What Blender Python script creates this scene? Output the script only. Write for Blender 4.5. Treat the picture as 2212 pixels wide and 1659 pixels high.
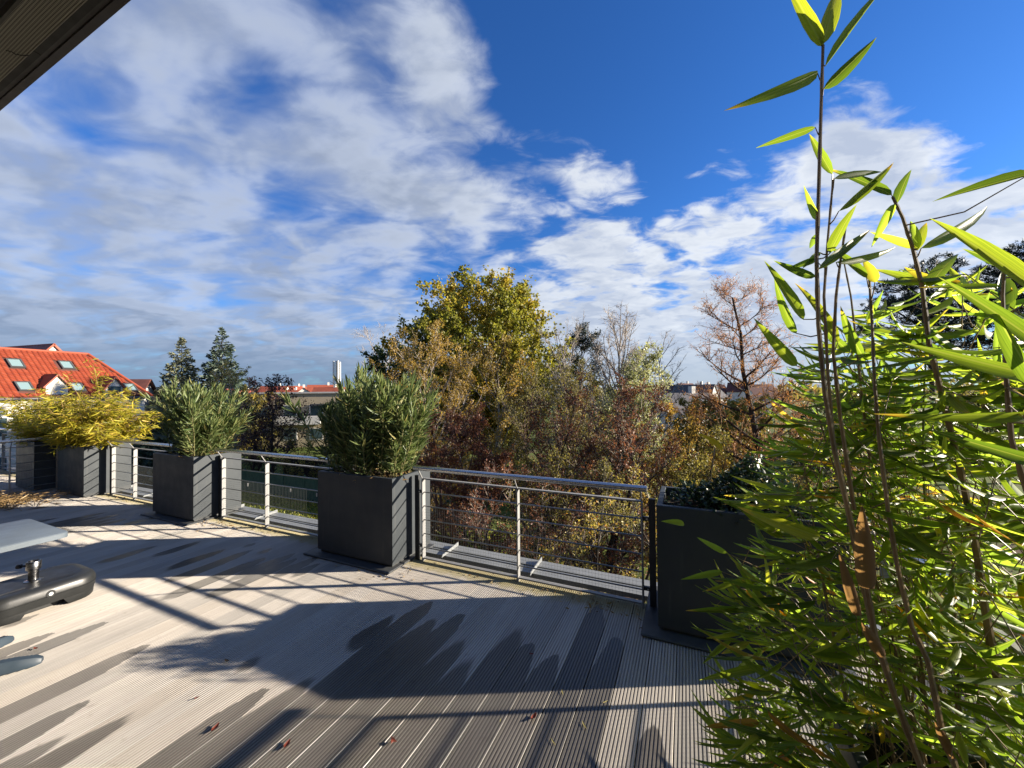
import bpy, math, random
import numpy as np
from mathutils import Vector, Matrix

for o in list(bpy.data.objects): bpy.data.objects.remove(o)
SC = bpy.context.scene
COL = SC.collection
rad = math.radians

# ------------------------------------------------------------------ camera
EYE = 1.6
FPX = 831.0                        # focal length in pixels of a 2212 x 1659 picture
PITCH, ROLL = rad(1.0), rad(-0.55)
FW = np.array([0, math.cos(PITCH), math.sin(PITCH)])
_r0 = np.array([1., 0, 0]); _u0 = np.array([0, -math.sin(PITCH), math.cos(PITCH)])
RT = math.cos(ROLL) * _r0 + math.sin(ROLL) * _u0
UP = -math.sin(ROLL) * _r0 + math.cos(ROLL) * _u0
cam = bpy.data.cameras.new('camera'); camo = bpy.data.objects.new('camera', cam); COL.objects.link(camo)
cam.sensor_width = 36.0; cam.lens = 36.0 * FPX / 2212.0
cam.clip_start = 0.02; cam.clip_end = 8000
camo.matrix_world = Matrix(((RT[0], UP[0], -FW[0], 0), (RT[1], UP[1], -FW[1], 0), (RT[2], UP[2], -FW[2], EYE), (0, 0, 0, 1)))
SC.camera = camo

def ray(u, v):
    return FW + RT * ((u - 1106) / FPX) - UP * ((v - 829.5) / FPX)
def at(u, v, Y):                    # the point seen at (u, v) at distance Y
    d = ray(u, v); return Vector(np.array([0, 0, EYE]) + d * (Y / d[1]))
def on(u, v, z):                    # the point seen at (u, v) on the level z
    d = ray(u, v); return Vector(np.array([0, 0, EYE]) + d * ((z - EYE) / d[2]))

# ------------------------------------------------------------------ light
SUN_EL = rad(16.4); SUN_AZ = math.atan2(0.043, 1.0)          # direction to the sun, from +X towards +Y
SUNV = Vector((math.cos(SUN_EL) * math.cos(SUN_AZ), math.cos(SUN_EL) * math.sin(SUN_AZ), math.sin(SUN_EL)))
sl = bpy.data.lights.new('sun', 'SUN'); sl.energy = 5.0; sl.angle = rad(0.53); sl.color = (1.0, 0.885, 0.735)
so = bpy.data.objects.new('sun', sl); COL.objects.link(so)
so.rotation_euler = SUNV.to_track_quat('Z', 'Y').to_euler()
so.location = SUNV * 50
SC.view_settings.view_transform = 'Standard'; SC.view_settings.look = 'None'
SC.view_settings.exposure = 1.62; SC.view_settings.gamma = 1.0
SC.view_settings.use_curve_mapping = False
SC.cycles.max_bounces = 8; SC.cycles.transparent_max_bounces = 12
SC.cycles.transmission_bounces = 6; SC.cycles.diffuse_bounces = 4; SC.cycles.glossy_bounces = 3

# ------------------------------------------------------------------ node helpers
class NT:
    def __init__(s, tree): s.t = tree; s.n = tree.nodes; s.l = tree.links
    def new(s, typ, **kw):
        n = s.n.new(typ)
        for k, v in kw.items(): setattr(n, k, v)
        return n
    def put(s, sock, v):
        if v is None: return
        if isinstance(v, bpy.types.NodeSocket): s.l.new(v, sock)
        elif isinstance(v, (tuple, list)) and len(v) == 3 and sock.type == 'RGBA': sock.default_value = (*v, 1)
        else: sock.default_value = v
    def m(s, op, a, b=None, c=None, clamp=False):
        n = s.new('ShaderNodeMath', operation=op, use_clamp=clamp)
        for i, x in enumerate((a, b, c)): s.put(n.inputs[i], x)
        return n.outputs[0]
    def vm(s, op, a, b=None, scale=None):
        n = s.new('ShaderNodeVectorMath', operation=op)
        s.put(n.inputs[0], a); s.put(n.inputs[1], b)
        if scale is not None: s.put(n.inputs['Scale'], scale)
        return n.outputs['Value'] if op in ('DOT_PRODUCT', 'LENGTH') else n.outputs[0]
    def rng(s, v, a, b, c=0.0, d=1.0, smooth=True):
        n = s.new('ShaderNodeMapRange', interpolation_type='SMOOTHSTEP' if smooth else 'LINEAR', clamp=True)
        for i, x in enumerate((v, a, b, c, d)): s.put(n.inputs[i], x)
        return n.outputs[0]
    def mix(s, f, a, b, mode='MIX'):
        n = s.new('ShaderNodeMix', data_type='RGBA', blend_type=mode)
        s.put(n.inputs[0], f); s.put(n.inputs[6], a); s.put(n.inputs[7], b)
        return n.outputs[2]
    def noise(s, vec, scale, detail=4, rough=0.5, dist=0.0, out=0):
        n = s.new('ShaderNodeTexNoise')
        s.put(n.inputs['Vector'], vec); n.inputs['Scale'].default_value = scale
        n.inputs['Detail'].default_value = detail; n.inputs['Roughness'].default_value = rough
        n.inputs['Distortion'].default_value = dist
        return n.outputs[out]
    def ramp(s, f, stops, interp='LINEAR'):
        n = s.new('ShaderNodeValToRGB'); r = n.color_ramp; r.interpolation = interp
        while len(r.elements) < len(stops): r.elements.new(0.5)
        for e, (p, c) in zip(r.elements, stops): e.position = p; e.color = (*c, 1)
        s.put(n.inputs[0], f); return n.outputs[0]
    def mapping(s, vec, scale=(1, 1, 1), loc=(0, 0, 0), rot=(0, 0, 0)):
        n = s.new('ShaderNodeMapping'); s.put(n.inputs[0], vec)
        n.inputs['Scale'].default_value = scale; n.inputs['Location'].default_value = loc; n.inputs['Rotation'].default_value = rot
        return n.outputs[0]
    def xyz(s, v):
        n = s.new('ShaderNodeSeparateXYZ'); s.put(n.inputs[0], v); return n.outputs
    def comb(s, x, y, z):
        n = s.new('ShaderNodeCombineXYZ')
        for i, q in enumerate((x, y, z)): s.put(n.inputs[i], q)
        return n.outputs[0]
    def coord(s, k='Object'):
        n = s.new('ShaderNodeTexCoord'); return n.outputs[k]

# ------------------------------------------------------------------ sky with broken cloud
W = bpy.data.worlds.new('World'); SC.world = W; W.use_nodes = True
W.node_tree.nodes.clear(); N = NT(W.node_tree)
sky = N.new('ShaderNodeTexSky', sky_type='NISHITA', sun_disc=False)
sky.sun_elevation = SUN_EL; sky.sun_rotation = math.pi / 2 - SUN_AZ
sky.altitude = 100; sky.air_density = 1.0; sky.dust_density = 0.3; sky.ozone_density = 3.0
D = N.vm('NORMALIZE', N.coord('Generated'))
dx, dy, dz = N.xyz(D)
hgt = N.m('ADD', N.m('MAXIMUM', dz, 0.0), 0.20)
P = N.comb(N.m('DIVIDE', dx, hgt), N.m('DIVIDE', dy, hgt), 0.0)
def blob(u, v, r, a):               # more (a > 0) or less cloud in one part of the sky
    c = ray(u, v); c = c / np.linalg.norm(c)
    e = ray(u + r, v); e = e / np.linalg.norm(e)
    ce = float(np.dot(c, e))
    return N.rng(N.vm('DOT_PRODUCT', D, tuple(c)), ce, 1.0, 0.0, a)
cov = -0.06
terms = [blob(520, 60, 620, .06), blob(900, 330, 300, .30), blob(980, 180, 150, .26), blob(200, 640, 640, .28), blob(-500, 500, 900, .1), blob(850, 720, 420, .16),
         blob(1400, 40, 640, -.70), blob(2200, 40, 600, -.70), blob(1900, 290, 230, .50), blob(1830, 230, 110, .25), blob(1650, 520, 420, .14), blob(2080, 560, 360, .26),
         blob(1450, 750, 500, .44), blob(130, 240, 160, -.14), blob(400, 330, 220, -.12), blob(570, 190, 90, -.14), blob(330, 120, 330, .16), blob(560, 260, 300, .12), blob(60, 310, 130, .2), blob(700, 480, 160, -.2), blob(960, 620, 110, -.26), blob(1150, 470, 120, -.12), blob(1180, 590, 190, .26), blob(1500, 640, 150, -.18), blob(1290, 320, 220, .40), blob(1430, 470, 330, .20), blob(1220, 440, 200, .12), blob(1900, 420, 330, .20), blob(1480, 390, 130, -.14), blob(1480, 560, 160, -.15)]
for tm in terms: cov = N.m('ADD', tm, cov)
cov = N.m('ADD', cov, N.rng(dz, 0.02, 0.30, 0.34, 0.0))
east = N.rng(dx, -.45, .35)                                    # towards the sun the cloud is crisper and whiter
def field(vec):
    big = N.noise(N.mapping(vec, (0.9, 1.1, 1), (3.1, 1.7, 0), (0, 0, .5)), 1.0, 2, .5, .2)
    mid = N.noise(N.mapping(vec, (1.15, 1.55, 1), (0.4, 7.3, 0), (0, 0, .55)), 2.7, 3, .55, .6)
    fine = N.noise(N.mapping(vec, (1.1, 1.6, 1), (5.4, 2.3, 0), (0, 0, .5)), 6.0, 9, .60, .5)
    a = N.m('ADD', N.m('MULTIPLY', N.m('SUBTRACT', big, .5), .9), N.m('MULTIPLY', N.m('SUBTRACT', mid, .5), 1.5))
    return N.m('ADD', N.m('ADD', a, N.m('MULTIPLY', N.m('SUBTRACT', fine, .5), N.rng(dx, -.6, .3, .50, 1.2))), .5)
f0 = field(P)
f1 = field(N.vm('ADD', P, (0.15, 0.04, 0.0)))
ft = N.m('ADD', f0, cov)
dens = N.rng(ft, N.m('ADD', .14, N.m('MULTIPLY', east, .26)), N.m('ADD', 1.10, N.m('MULTIPLY', east, -.22)))
thick = N.rng(ft, .65, 1.25)
lit = N.rng(N.m('SUBTRACT', f0, f1), -.22, .26)
white = N.mix(east, (3.85, 4.35, 5.35), (6.0, 6.25, 6.5))
grey = N.mix(east, (2.0, 2.4, 3.2), (3.5, 3.95, 4.8))
shade = N.m('ADD', N.m('MULTIPLY', thick, .55), N.m('MULTIPLY', N.m('SUBTRACT', 1.0, lit), .60), clamp=True)
ccol = N.mix(shade, white, grey)
low = N.rng(dz, 0.0, 0.16)
ccol = N.mix(low, N.mix(east, (1.35, 1.9, 2.95), (3.4, 3.9, 4.7)), ccol)
hs = N.new('ShaderNodeHueSaturation'); N.put(hs.inputs['Color'], sky.outputs[0]); hs.inputs['Saturation'].default_value = 1.10; hs.inputs['Value'].default_value = 1.0
skyc = N.mix(1.0, hs.outputs[0], (0.44, 0.80, 1.30), 'MULTIPLY')
fin = N.mix(N.m('MULTIPLY', dens, .93), skyc, ccol)
bg = N.new('ShaderNodeBackground'); N.put(bg.inputs[0], fin); bg.inputs[1].default_value = 0.05
N.l.new(bg.outputs[0], N.new('ShaderNodeOutputWorld').inputs[0])

# ------------------------------------------------------------------ materials
MATS = {}
def mat(name):
    m = bpy.data.materials.new(name); m.use_nodes = True; m.node_tree.nodes.clear(); MATS[name] = m
    return m, NT(m.node_tree)
def out(n, sh): n.l.new(sh, n.new('ShaderNodeOutputMaterial').inputs[0])
def pbsdf(n, col, rough=.5, metal=0., spec=.5, normal=None, **kw):
    b = n.new('ShaderNodeBsdfPrincipled')
    n.put(b.inputs['Base Color'], col); n.put(b.inputs['Roughness'], rough); n.put(b.inputs['Metallic'], metal)
    n.put(b.inputs['Specular IOR Level'], spec)
    if normal is not None: n.put(b.inputs['Normal'], normal)
    for k, v in kw.items(): n.put(b.inputs[k.replace('_', ' ')], v)
    return b.outputs[0]
def bump(n, h, strength=.3, dist=.01):
    b = n.new('ShaderNodeBump'); b.inputs['Strength'].default_value = strength; b.inputs['Distance'].default_value = dist
    n.put(b.inputs['Height'], h); return b.outputs[0]
def plain(name, col, rough=.5, metal=0., var=.12, scale=6., spec=.5, bmp=0.0, bscale=80.):
    m, n = mat(name); c = n.coord('Object')
    f = n.noise(c, scale, 5, .6)
    lo = tuple(x * (1 - var) for x in col); hi = tuple(min(1, x * (1 + var)) for x in col)
    nrm = bump(n, n.noise(c, bscale, 3, .6), bmp, .004) if bmp else None
    r = n.rng(n.noise(c, scale * 2.3, 4, .6), .3, .7, max(.03, rough - .07), min(1, rough + .08))
    out(n, pbsdf(n, n.ramp(f, [(.3, lo), (.7, hi)]), r, metal, spec, nrm)); return m
def leafmat(name, stops, src='attr', rough=.45, trans=.4, spec=.35, tcol=1.6):
    if name in ('lf_maple', 'lf_gold', 'lf_olive', 'lf_red', 'lf_pale', 'lf_larch', 'lf_darkmaple', 'lf_spruce', 'lf_spruce_pale'):
        stops = [(p, tuple(min(.8, x * 1.4) for x in c_)) for p, c_ in stops]
    m, n = mat(name)
    if src == 'attr':
        a = n.new('ShaderNodeAttribute', attribute_name='rnd'); f = a.outputs['Fac']
    else:
        f = n.new('ShaderNodeObjectInfo').outputs['Random']
    col = n.ramp(f, stops)
    tc = n.mix(1.0, col, (tcol, tcol, tcol * .8), 'MULTIPLY')
    t = n.new('ShaderNodeBsdfTranslucent'); n.put(t.inputs[0], tc)
    mx = n.new('ShaderNodeMixShader'); n.put(mx.inputs[0], trans)
    n.l.new(pbsdf(n, col, rough, 0, spec), mx.inputs[1]); n.l.new(t.outputs[0], mx.inputs[2])
    out(n, mx.outputs[0]); return m

# deck board: ribbed composite plank, with rain-wet tongues given per board
m, n = mat('deck_board')
c = n.coord('Object'); ox, oy, oz = n.xyz(c)
oi = n.new('ShaderNodeObjectInfo').outputs['Random']
g1 = n.noise(n.mapping(c, (40, 1.2, 40)), 1.0, 5, .6)
g2 = n.noise(n.comb(n.m('MULTIPLY', ox, 3.), oy, n.m('MULTIPLY', oi, 37.)), 2.2, 5, .62)
dry = n.ramp(n.m('ADD', n.m('MULTIPLY', g1, .45), n.m('MULTIPLY', g2, .55)), [(.25, (.295, .27, .235)), (.55, (.42, .388, .342)), (.8, (.53, .492, .437))])
dry = n.mix(1.0, dry, n.ramp(n.m('FRACT', n.m('MULTIPLY', oi, 5.7)), [(0, (.76, .77, .78)), (.35, (.97, .97, .97)), (.6, (1.04, 1.02, 1.0)), (.85, (.88, .86, .83)), (1, (.80, .80, .80))]), 'MULTIPLY')
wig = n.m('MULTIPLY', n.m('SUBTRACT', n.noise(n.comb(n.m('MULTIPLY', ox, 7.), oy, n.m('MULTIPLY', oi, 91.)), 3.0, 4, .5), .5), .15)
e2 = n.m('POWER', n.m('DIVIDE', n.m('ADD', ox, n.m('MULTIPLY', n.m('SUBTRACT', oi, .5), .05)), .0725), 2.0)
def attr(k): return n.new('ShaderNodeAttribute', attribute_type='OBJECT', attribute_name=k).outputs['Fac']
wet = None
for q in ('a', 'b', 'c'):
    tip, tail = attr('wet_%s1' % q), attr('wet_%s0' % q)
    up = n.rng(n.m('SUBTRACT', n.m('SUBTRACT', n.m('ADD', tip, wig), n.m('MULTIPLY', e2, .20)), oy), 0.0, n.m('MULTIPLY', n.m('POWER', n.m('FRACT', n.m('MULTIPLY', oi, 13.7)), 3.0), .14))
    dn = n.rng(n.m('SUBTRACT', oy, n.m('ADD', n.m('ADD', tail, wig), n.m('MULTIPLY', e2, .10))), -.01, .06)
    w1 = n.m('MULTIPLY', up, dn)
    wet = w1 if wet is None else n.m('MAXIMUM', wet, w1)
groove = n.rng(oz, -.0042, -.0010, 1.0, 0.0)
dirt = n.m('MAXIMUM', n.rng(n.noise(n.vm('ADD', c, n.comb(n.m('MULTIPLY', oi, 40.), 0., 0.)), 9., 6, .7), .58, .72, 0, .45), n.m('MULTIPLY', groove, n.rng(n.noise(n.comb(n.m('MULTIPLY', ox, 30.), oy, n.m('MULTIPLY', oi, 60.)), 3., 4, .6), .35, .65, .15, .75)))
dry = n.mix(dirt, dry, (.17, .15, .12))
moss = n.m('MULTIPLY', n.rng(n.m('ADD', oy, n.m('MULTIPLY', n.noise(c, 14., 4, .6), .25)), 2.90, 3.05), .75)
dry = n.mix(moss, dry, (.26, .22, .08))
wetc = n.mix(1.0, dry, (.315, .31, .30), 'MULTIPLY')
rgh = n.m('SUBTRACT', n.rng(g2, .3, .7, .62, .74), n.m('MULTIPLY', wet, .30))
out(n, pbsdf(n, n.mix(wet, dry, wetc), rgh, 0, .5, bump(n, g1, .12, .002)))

m, n = mat('anthracite')
c = n.coord('Object'); ax_, ay_, az_ = n.xyz(c)
f_ = n.noise(c, 2.2, 5, .6); st_ = n.noise(n.comb(n.m('MULTIPLY', ax_, 22.), n.m('MULTIPLY', ay_, 22.), n.m('MULTIPLY', az_, 1.3)), 1.0, 4, .6)
cc = n.ramp(f_, [(.3, (.029, .035, .040)), (.7, (.037, .044, .049))])
dust = n.m('MAXIMUM', n.rng(n.m('ADD', az_, n.m('MULTIPLY', n.noise(c, 12., 4, .6), .10)), .05, .15, .22, 0.0), n.m('MULTIPLY', n.rng(st_, .56, .74, 0, .14), n.rng(n.noise(c, 3.7, 3, .5), .4, .65)))
cc = n.mix(dust, cc, (.15, .14, .125))
out(n, pbsdf(n, cc, n.rng(n.noise(c, 7., 4, .6), .3, .7, .46, .62), 0, .3, bump(n, n.noise(c, 160., 3, .6), .12, .004)))
plain('dark_metal', (.022, .024, .026), .45, 0, .2, 4)
plain('pale_steel', (.235, .235, .228), .48, .0, .10, 9, .5)
plain('steel_rod', (.30, .31, .31), .35, .9, .1, 20)
plain('chrome_dark', (.22, .22, .22), .28, 1.0, .1, 30)
plain('stainless', (.62, .62, .61), .30, 1.0, .06, 30)
plain('wire', (.055, .06, .055), .6, .2, .1, 30)
plain('zinc_ledge', (.19, .20, .20), .5, .0, .16, 3)
plain('white_paint', (.55, .54, .51), .55, 0, .05, 3)
plain('plaster', (.55, .53, .48), .85, 0, .05, .6, .2, .2, 40)
plain('beige_plaster', (.34, .29, .205), .85, 0, .10, .4, .2, .2, 30)
plain('grey_plaster', (.42, .41, .40), .85, 0, .08, .6, .2)
plain('roof_dark', (.075, .07, .07), .7, 0, .25, 1.2)
plain('roof_brown', (.085, .028, .02), .7, 0, .3, 1.2)
plain('roof_red', (.24, .055, .026), .7, 0, .22, 1.0)
plain('gutter', (.10, .10, .10), .5, .3, .1, 5)
plain('frame_dark', (.055, .055, .055), .45, 0, .1, 10)
plain('soil', (.035, .024, .016), .95, 0, .5, 40, .2, .8, 60)
plain('bark_dark', (.038, .030, .024), .9, 0, .4, 6, .2)
plain('bark_grey', (.22, .19, .155), .9, 0, .3, 6, .2)
plain('bark_pale', (.40, .35, .30), .85, 0, .25, 6, .2)
plain('bark_red', (.13, .08, .065), .9, 0, .3, 6, .2)
plain('bark_orange', (.19, .105, .055), .9, 0, .35, 6, .2)
plain('fascia', (.020, .012, .010), .45, 0, .15, 6)
plain('soffit_trim', (.050, .046, .036), .6, 0, .1, 6)
plain('soffit_dark', (.020, .018, .015), .7, 0, .1, 6)
plain('facade', (.05, .05, .05), .85, 0, .08, 1.0, .2)
plain('black_resin', (.015, .016, .016), .42, 0, .12, 5, .5, .06, 220)
plain('table_grey', (.085, .105, .125), .42, 0, .12, 4, .5, .1, 90)
plain('table_blue', (.024, .038, .052), .5, 0, .12, 6)
plain('asphalt', (.06, .06, .062), .9, 0, .2, .8, .2)
plain('fence_green', (.012, .052, .034), .7, 0, .2, 3, .3)
plain('car_paint', (.020, .032, .055), .18, .3, .1, 2)
plain('rubber', (.02, .02, .02), .8, 0, .1, 8)
plain('rim', (.5, .5, .5), .3, .9, .1, 8)
plain('leaf_litter', (.13, .07, .03), .9, 0, .4, 9, .2)
m, n = mat('glass'); out(n, pbsdf(n, (.05, .08, .09), .06, 0, .8))
m, n = mat('skylight_glass'); out(n, pbsdf(n, (.25, .36, .36), .10, .35, .8))
m, n = mat('lamp_lens'); out(n, pbsdf(n, (.6, .62, .62), .1, .3, .8))
# clay tile
m, n = mat('clay_tile')
oi = n.new('ShaderNodeObjectInfo').outputs['Random']; ob = n.coord('Object')
a = n.new('ShaderNodeAttribute', attribute_name='rnd').outputs['Fac']
cc = n.ramp(n.m('FRACT', n.m('ADD', oi, a)), [(0, (.185, .030, .010)), (.5, (.225, .039, .013)), (1, (.26, .053, .020))])
cc = n.mix(n.rng(n.noise(ob, 3., 5, .6), .55, .75, 0, .4), cc, (.12, .028, .014))
out(n, pbsdf(n, cc, .62))
# perforated vent strip
m, n = mat('perforated')
ox, oy, oz = n.xyz(n.coord('Object'))
def cell(x, p): return n.m('SUBTRACT', n.m('FRACT', n.m('DIVIDE', x, p)), .5)
row = n.m('FLOOR', n.m('DIVIDE', oy, .0058))
xx = n.m('ADD', ox, n.m('MULTIPLY', n.m('MODULO', row, 2.0), .0034))
dd = n.m('SQRT', n.m('ADD', n.m('POWER', cell(xx, .0068), 2.), n.m('POWER', cell(oy, .0058), 2.)))
hole = n.rng(dd, .30, .36, 1.0, 0.0)
tr = n.new('ShaderNodeBsdfTransparent'); mx = n.new('ShaderNodeMixShader'); n.put(mx.inputs[0], hole)
n.l.new(pbsdf(n, (.26, .235, .17), .6), mx.inputs[1]); n.l.new(tr.outputs[0], mx.inputs[2]); out(n, mx.outputs[0])
# ground: lawn, litter, earth
m, n = mat('ground')
c = n.coord('Object'); f = n.noise(c, .35, 6, .65); g = n.noise(c, 6., 6, .7)
grass = n.ramp(g, [(.3, (.045, .075, .012)), (.7, (.12, .15, .025))])
earth = n.ramp(g, [(.3, (.035, .024, .014)), (.7, (.11, .065, .03))])
gx, gy, gz_ = n.xyz(c)
out(n, pbsdf(n, n.mix(n.rng(f, .5, .62), grass, earth), .95, 0, .2, bump(n, g, .6, .05)))

G = lambda k: MATS[k]
# foliage palettes
BST = [(0, (.075, .120, .014)), (.45, (.125, .180, .018)), (.82, (.18, .225, .022)), (.95, (.22, .24, .02)), (.985, (.36, .24, .02)), (1, (.34, .16, .04))]
leafmat('lf_bamboo', BST, trans=.64, tcol=2.9, spec=.4, rough=.42)
m, n = mat('lf_bamboo_o')
lx, ly, lz = n.xyz(n.coord('Object')); oi = n.new('ShaderNodeObjectInfo').outputs['Random']
col = n.ramp(oi, BST)
vein = n.noise(n.comb(n.m('MULTIPLY', lx, .6), n.m('MULTIPLY', ly, 26.), n.m('MULTIPLY', oi, 50.)), 1.0, 3, .6)
col = n.mix(n.rng(vein, .35, .7, 0, .55), col, (.035, .07, .008))
blot = n.noise(n.comb(n.m('MULTIPLY', lx, 5.), n.m('MULTIPLY', ly, 1.5), n.m('MULTIPLY', oi, 80.)), 1.0, 4, .6)
tipy = n.m('MULTIPLY', n.rng(n.m('ADD', lx, n.m('MULTIPLY', blot, .35)), .95, 1.15), n.rng(n.m('FRACT', n.m('MULTIPLY', oi, 7.31)), .45, .6))
col = n.mix(tipy, col, (.42, .24, .03))
col = n.mix(n.rng(n.m('ABSOLUTE', ly), .02, .06, .55, 0.0), col, (.22, .24, .06))
tcl = n.mix(1.0, col, (2.05, 2.05, 1.2), 'MULTIPLY')
t_ = n.new('ShaderNodeBsdfTranslucent'); n.put(t_.inputs[0], tcl)
mx = n.new('ShaderNodeMixShader'); n.put(mx.inputs[0], .60)
n.l.new(pbsdf(n, col, .42, 0, .4, bump(n, vein, .25, .002)), mx.inputs[1]); n.l.new(t_.outputs[0], mx.inputs[2]); out(n, mx.outputs[0])
leafmat('lf_yellow', [(0, (.12, .13, .014)), (.3, (.27, .25, .022)), (.7, (.42, .37, .034)), (1, (.48, .34, .05))], trans=.4)
leafmat('lf_yellow_o', [(0, (.12, .13, .014)), (.3, (.27, .25, .022)), (.7, (.42, .37, .034)), (1, (.48, .34, .05))], 'obj', trans=.4)
leafmat('lf_oleander', [(0, (.052, .085, .026)), (.55, (.120, .155, .052)), (.92, (.21, .24, .09)), (1, (.28, .24, .08))], trans=.30, spec=.38, rough=.45)
leafmat('lf_oleander_o', [(0, (.052, .085, .026)), (.55, (.120, .155, .052)), (.92, (.21, .24, .09)), (1, (.28, .24, .08))], 'obj', trans=.30, spec=.38, rough=.45)
leafmat('lf_dry', [(0, (.16, .10, .045)), (.6, (.30, .20, .09)), (1, (.42, .32, .16))], trans=.2)
leafmat('lf_holly', [(0, (.012, .03, .010)), (.8, (.028, .055, .016)), (1, (.10, .10, .02))], trans=.12, spec=.4, rough=.38)
leafmat('lf_maple', [(0, (.075, .085, .014)), (.45, (.15, .145, .020)), (.8, (.24, .19, .024)), (1, (.34, .21, .03))], trans=.45)
leafmat('lf_darkmaple', [(0, (.018, .032, .008)), (.7, (.045, .065, .014)), (1, (.12, .10, .02))], trans=.3)
leafmat('lf_gold', [(0, (.09, .070, .020)), (.5, (.20, .135, .028)), (1, (.36, .22, .032))], trans=.4)
leafmat('lf_olive', [(0, (.07, .065, .02)), (.5, (.15, .13, .03)), (.9, (.26, .20, .04)), (1, (.38, .16, .04))], trans=.35)
leafmat('lf_red', [(0, (.045, .022, .016)), (.6, (.105, .040, .022)), (.93, (.17, .075, .03)), (1, (.34, .10, .05))], trans=.35)
leafmat('lf_purple', [(0, (.016, .010, .012)), (.7, (.045, .024, .024)), (1, (.10, .04, .025))], trans=.2)
leafmat('lf_pale', [(0, (.085, .095, .035)), (.5, (.18, .19, .08)), (.85, (.30, .30, .17)), (1, (.26, .15, .06))], trans=.4, spec=.6)
leafmat('lf_larch', [(0, (.16, .065, .022)), (.6, (.28, .125, .038)), (1, (.35, .19, .065))], trans=.35)
leafmat('lf_spruce', [(0, (.018, .032, .022)), (.6, (.045, .065, .045)), (1, (.10, .12, .09))], trans=.1)
leafmat('lf_spruce_pale', [(0, (.035, .045, .026)), (.5, (.10, .11, .065)), (1, (.20, .185, .11))], trans=.1)
leafmat('lf_pine', [(0, (.010, .018, .010)), (.7, (.024, .036, .018)), (1, (.05, .06, .028))], trans=.1)
leafmat('lf_grass', [(0, (.09, .12, .016)), (.6, (.20, .23, .03)), (1, (.32, .30, .05))], trans=.4)  # grass colour lightened so the lawn looks sunlit
leafmat('lf_fallen', [(0, (.16, .035, .02)), (1, (.24, .075, .03))], trans=.25)
leafmat('lf_fallen_y', [(0, (.42, .36, .13)), (1, (.42, .36, .13))], trans=.25)
plain('culm', (.22, .155, .075), .45, 0, .5, 9, .4)
plain('culm_green', (.10, .135, .035), .4, 0, .3, 9, .4)
leafmat('sheath', [(0, (.20, .115, .05)), (1, (.20, .115, .05))], trans=.40, rough=.6)
plain('stem_green', (.15, .14, .06), .7, 0, .3, 20, .2)
plain('twig_tan', (.30, .20, .09), .8, 0, .3, 20, .2)

# ------------------------------------------------------------------ building blocks
def link(o, parent=None):
    COL.objects.link(o)
    if parent is not None: o.parent = parent
    return o
def tag(o, label=None, cat=None, group=None, kind=None):
    if label: o['label'] = label
    if cat: o['category'] = cat
    if group: o['group'] = group
    if kind: o['kind'] = kind
    return o
def thing(name, label, cat, loc=(0, 0, 0), rz=0.0, group=None):
    o = bpy.data.objects.new(name, None); o.empty_display_size = .1; COL.objects.link(o)
    o.location = loc; o.rotation_euler = (0, 0, rz); return tag(o, label, cat, group)
def mesh_obj(name, verts, faces, material, parent=None, smooth=False, attrv=None):
    me = bpy.data.meshes.new(name)
    if isinstance(faces, np.ndarray):
        k = faces.shape[1]; verts = np.asarray(verts, dtype=np.float32)
        me.vertices.add(len(verts)); me.vertices.foreach_set('co', verts.ravel())
        me.loops.add(faces.size); me.loops.foreach_set('vertex_index', faces.astype(np.int32).ravel())
        me.polygons.add(len(faces)); me.polygons.foreach_set('loop_start', np.arange(0, faces.size, k, dtype=np.int32))
        me.update(calc_edges=True)
    else:
        me.from_pydata([tuple(v) for v in verts], [], faces); me.update()
    ms = material if isinstance(material, (list, tuple)) else [material]
    for q in ms: me.materials.append(G(q) if isinstance(q, str) else q)
    if attrv is not None:
        a = me.attributes.new('rnd', 'FLOAT', 'POINT'); a.data.foreach_set('value', np.asarray(attrv, dtype=np.float32))
    if smooth: me.polygons.foreach_set('use_smooth', np.ones(len(me.polygons), dtype=bool))
    return link(bpy.data.objects.new(name, me), parent)

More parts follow.
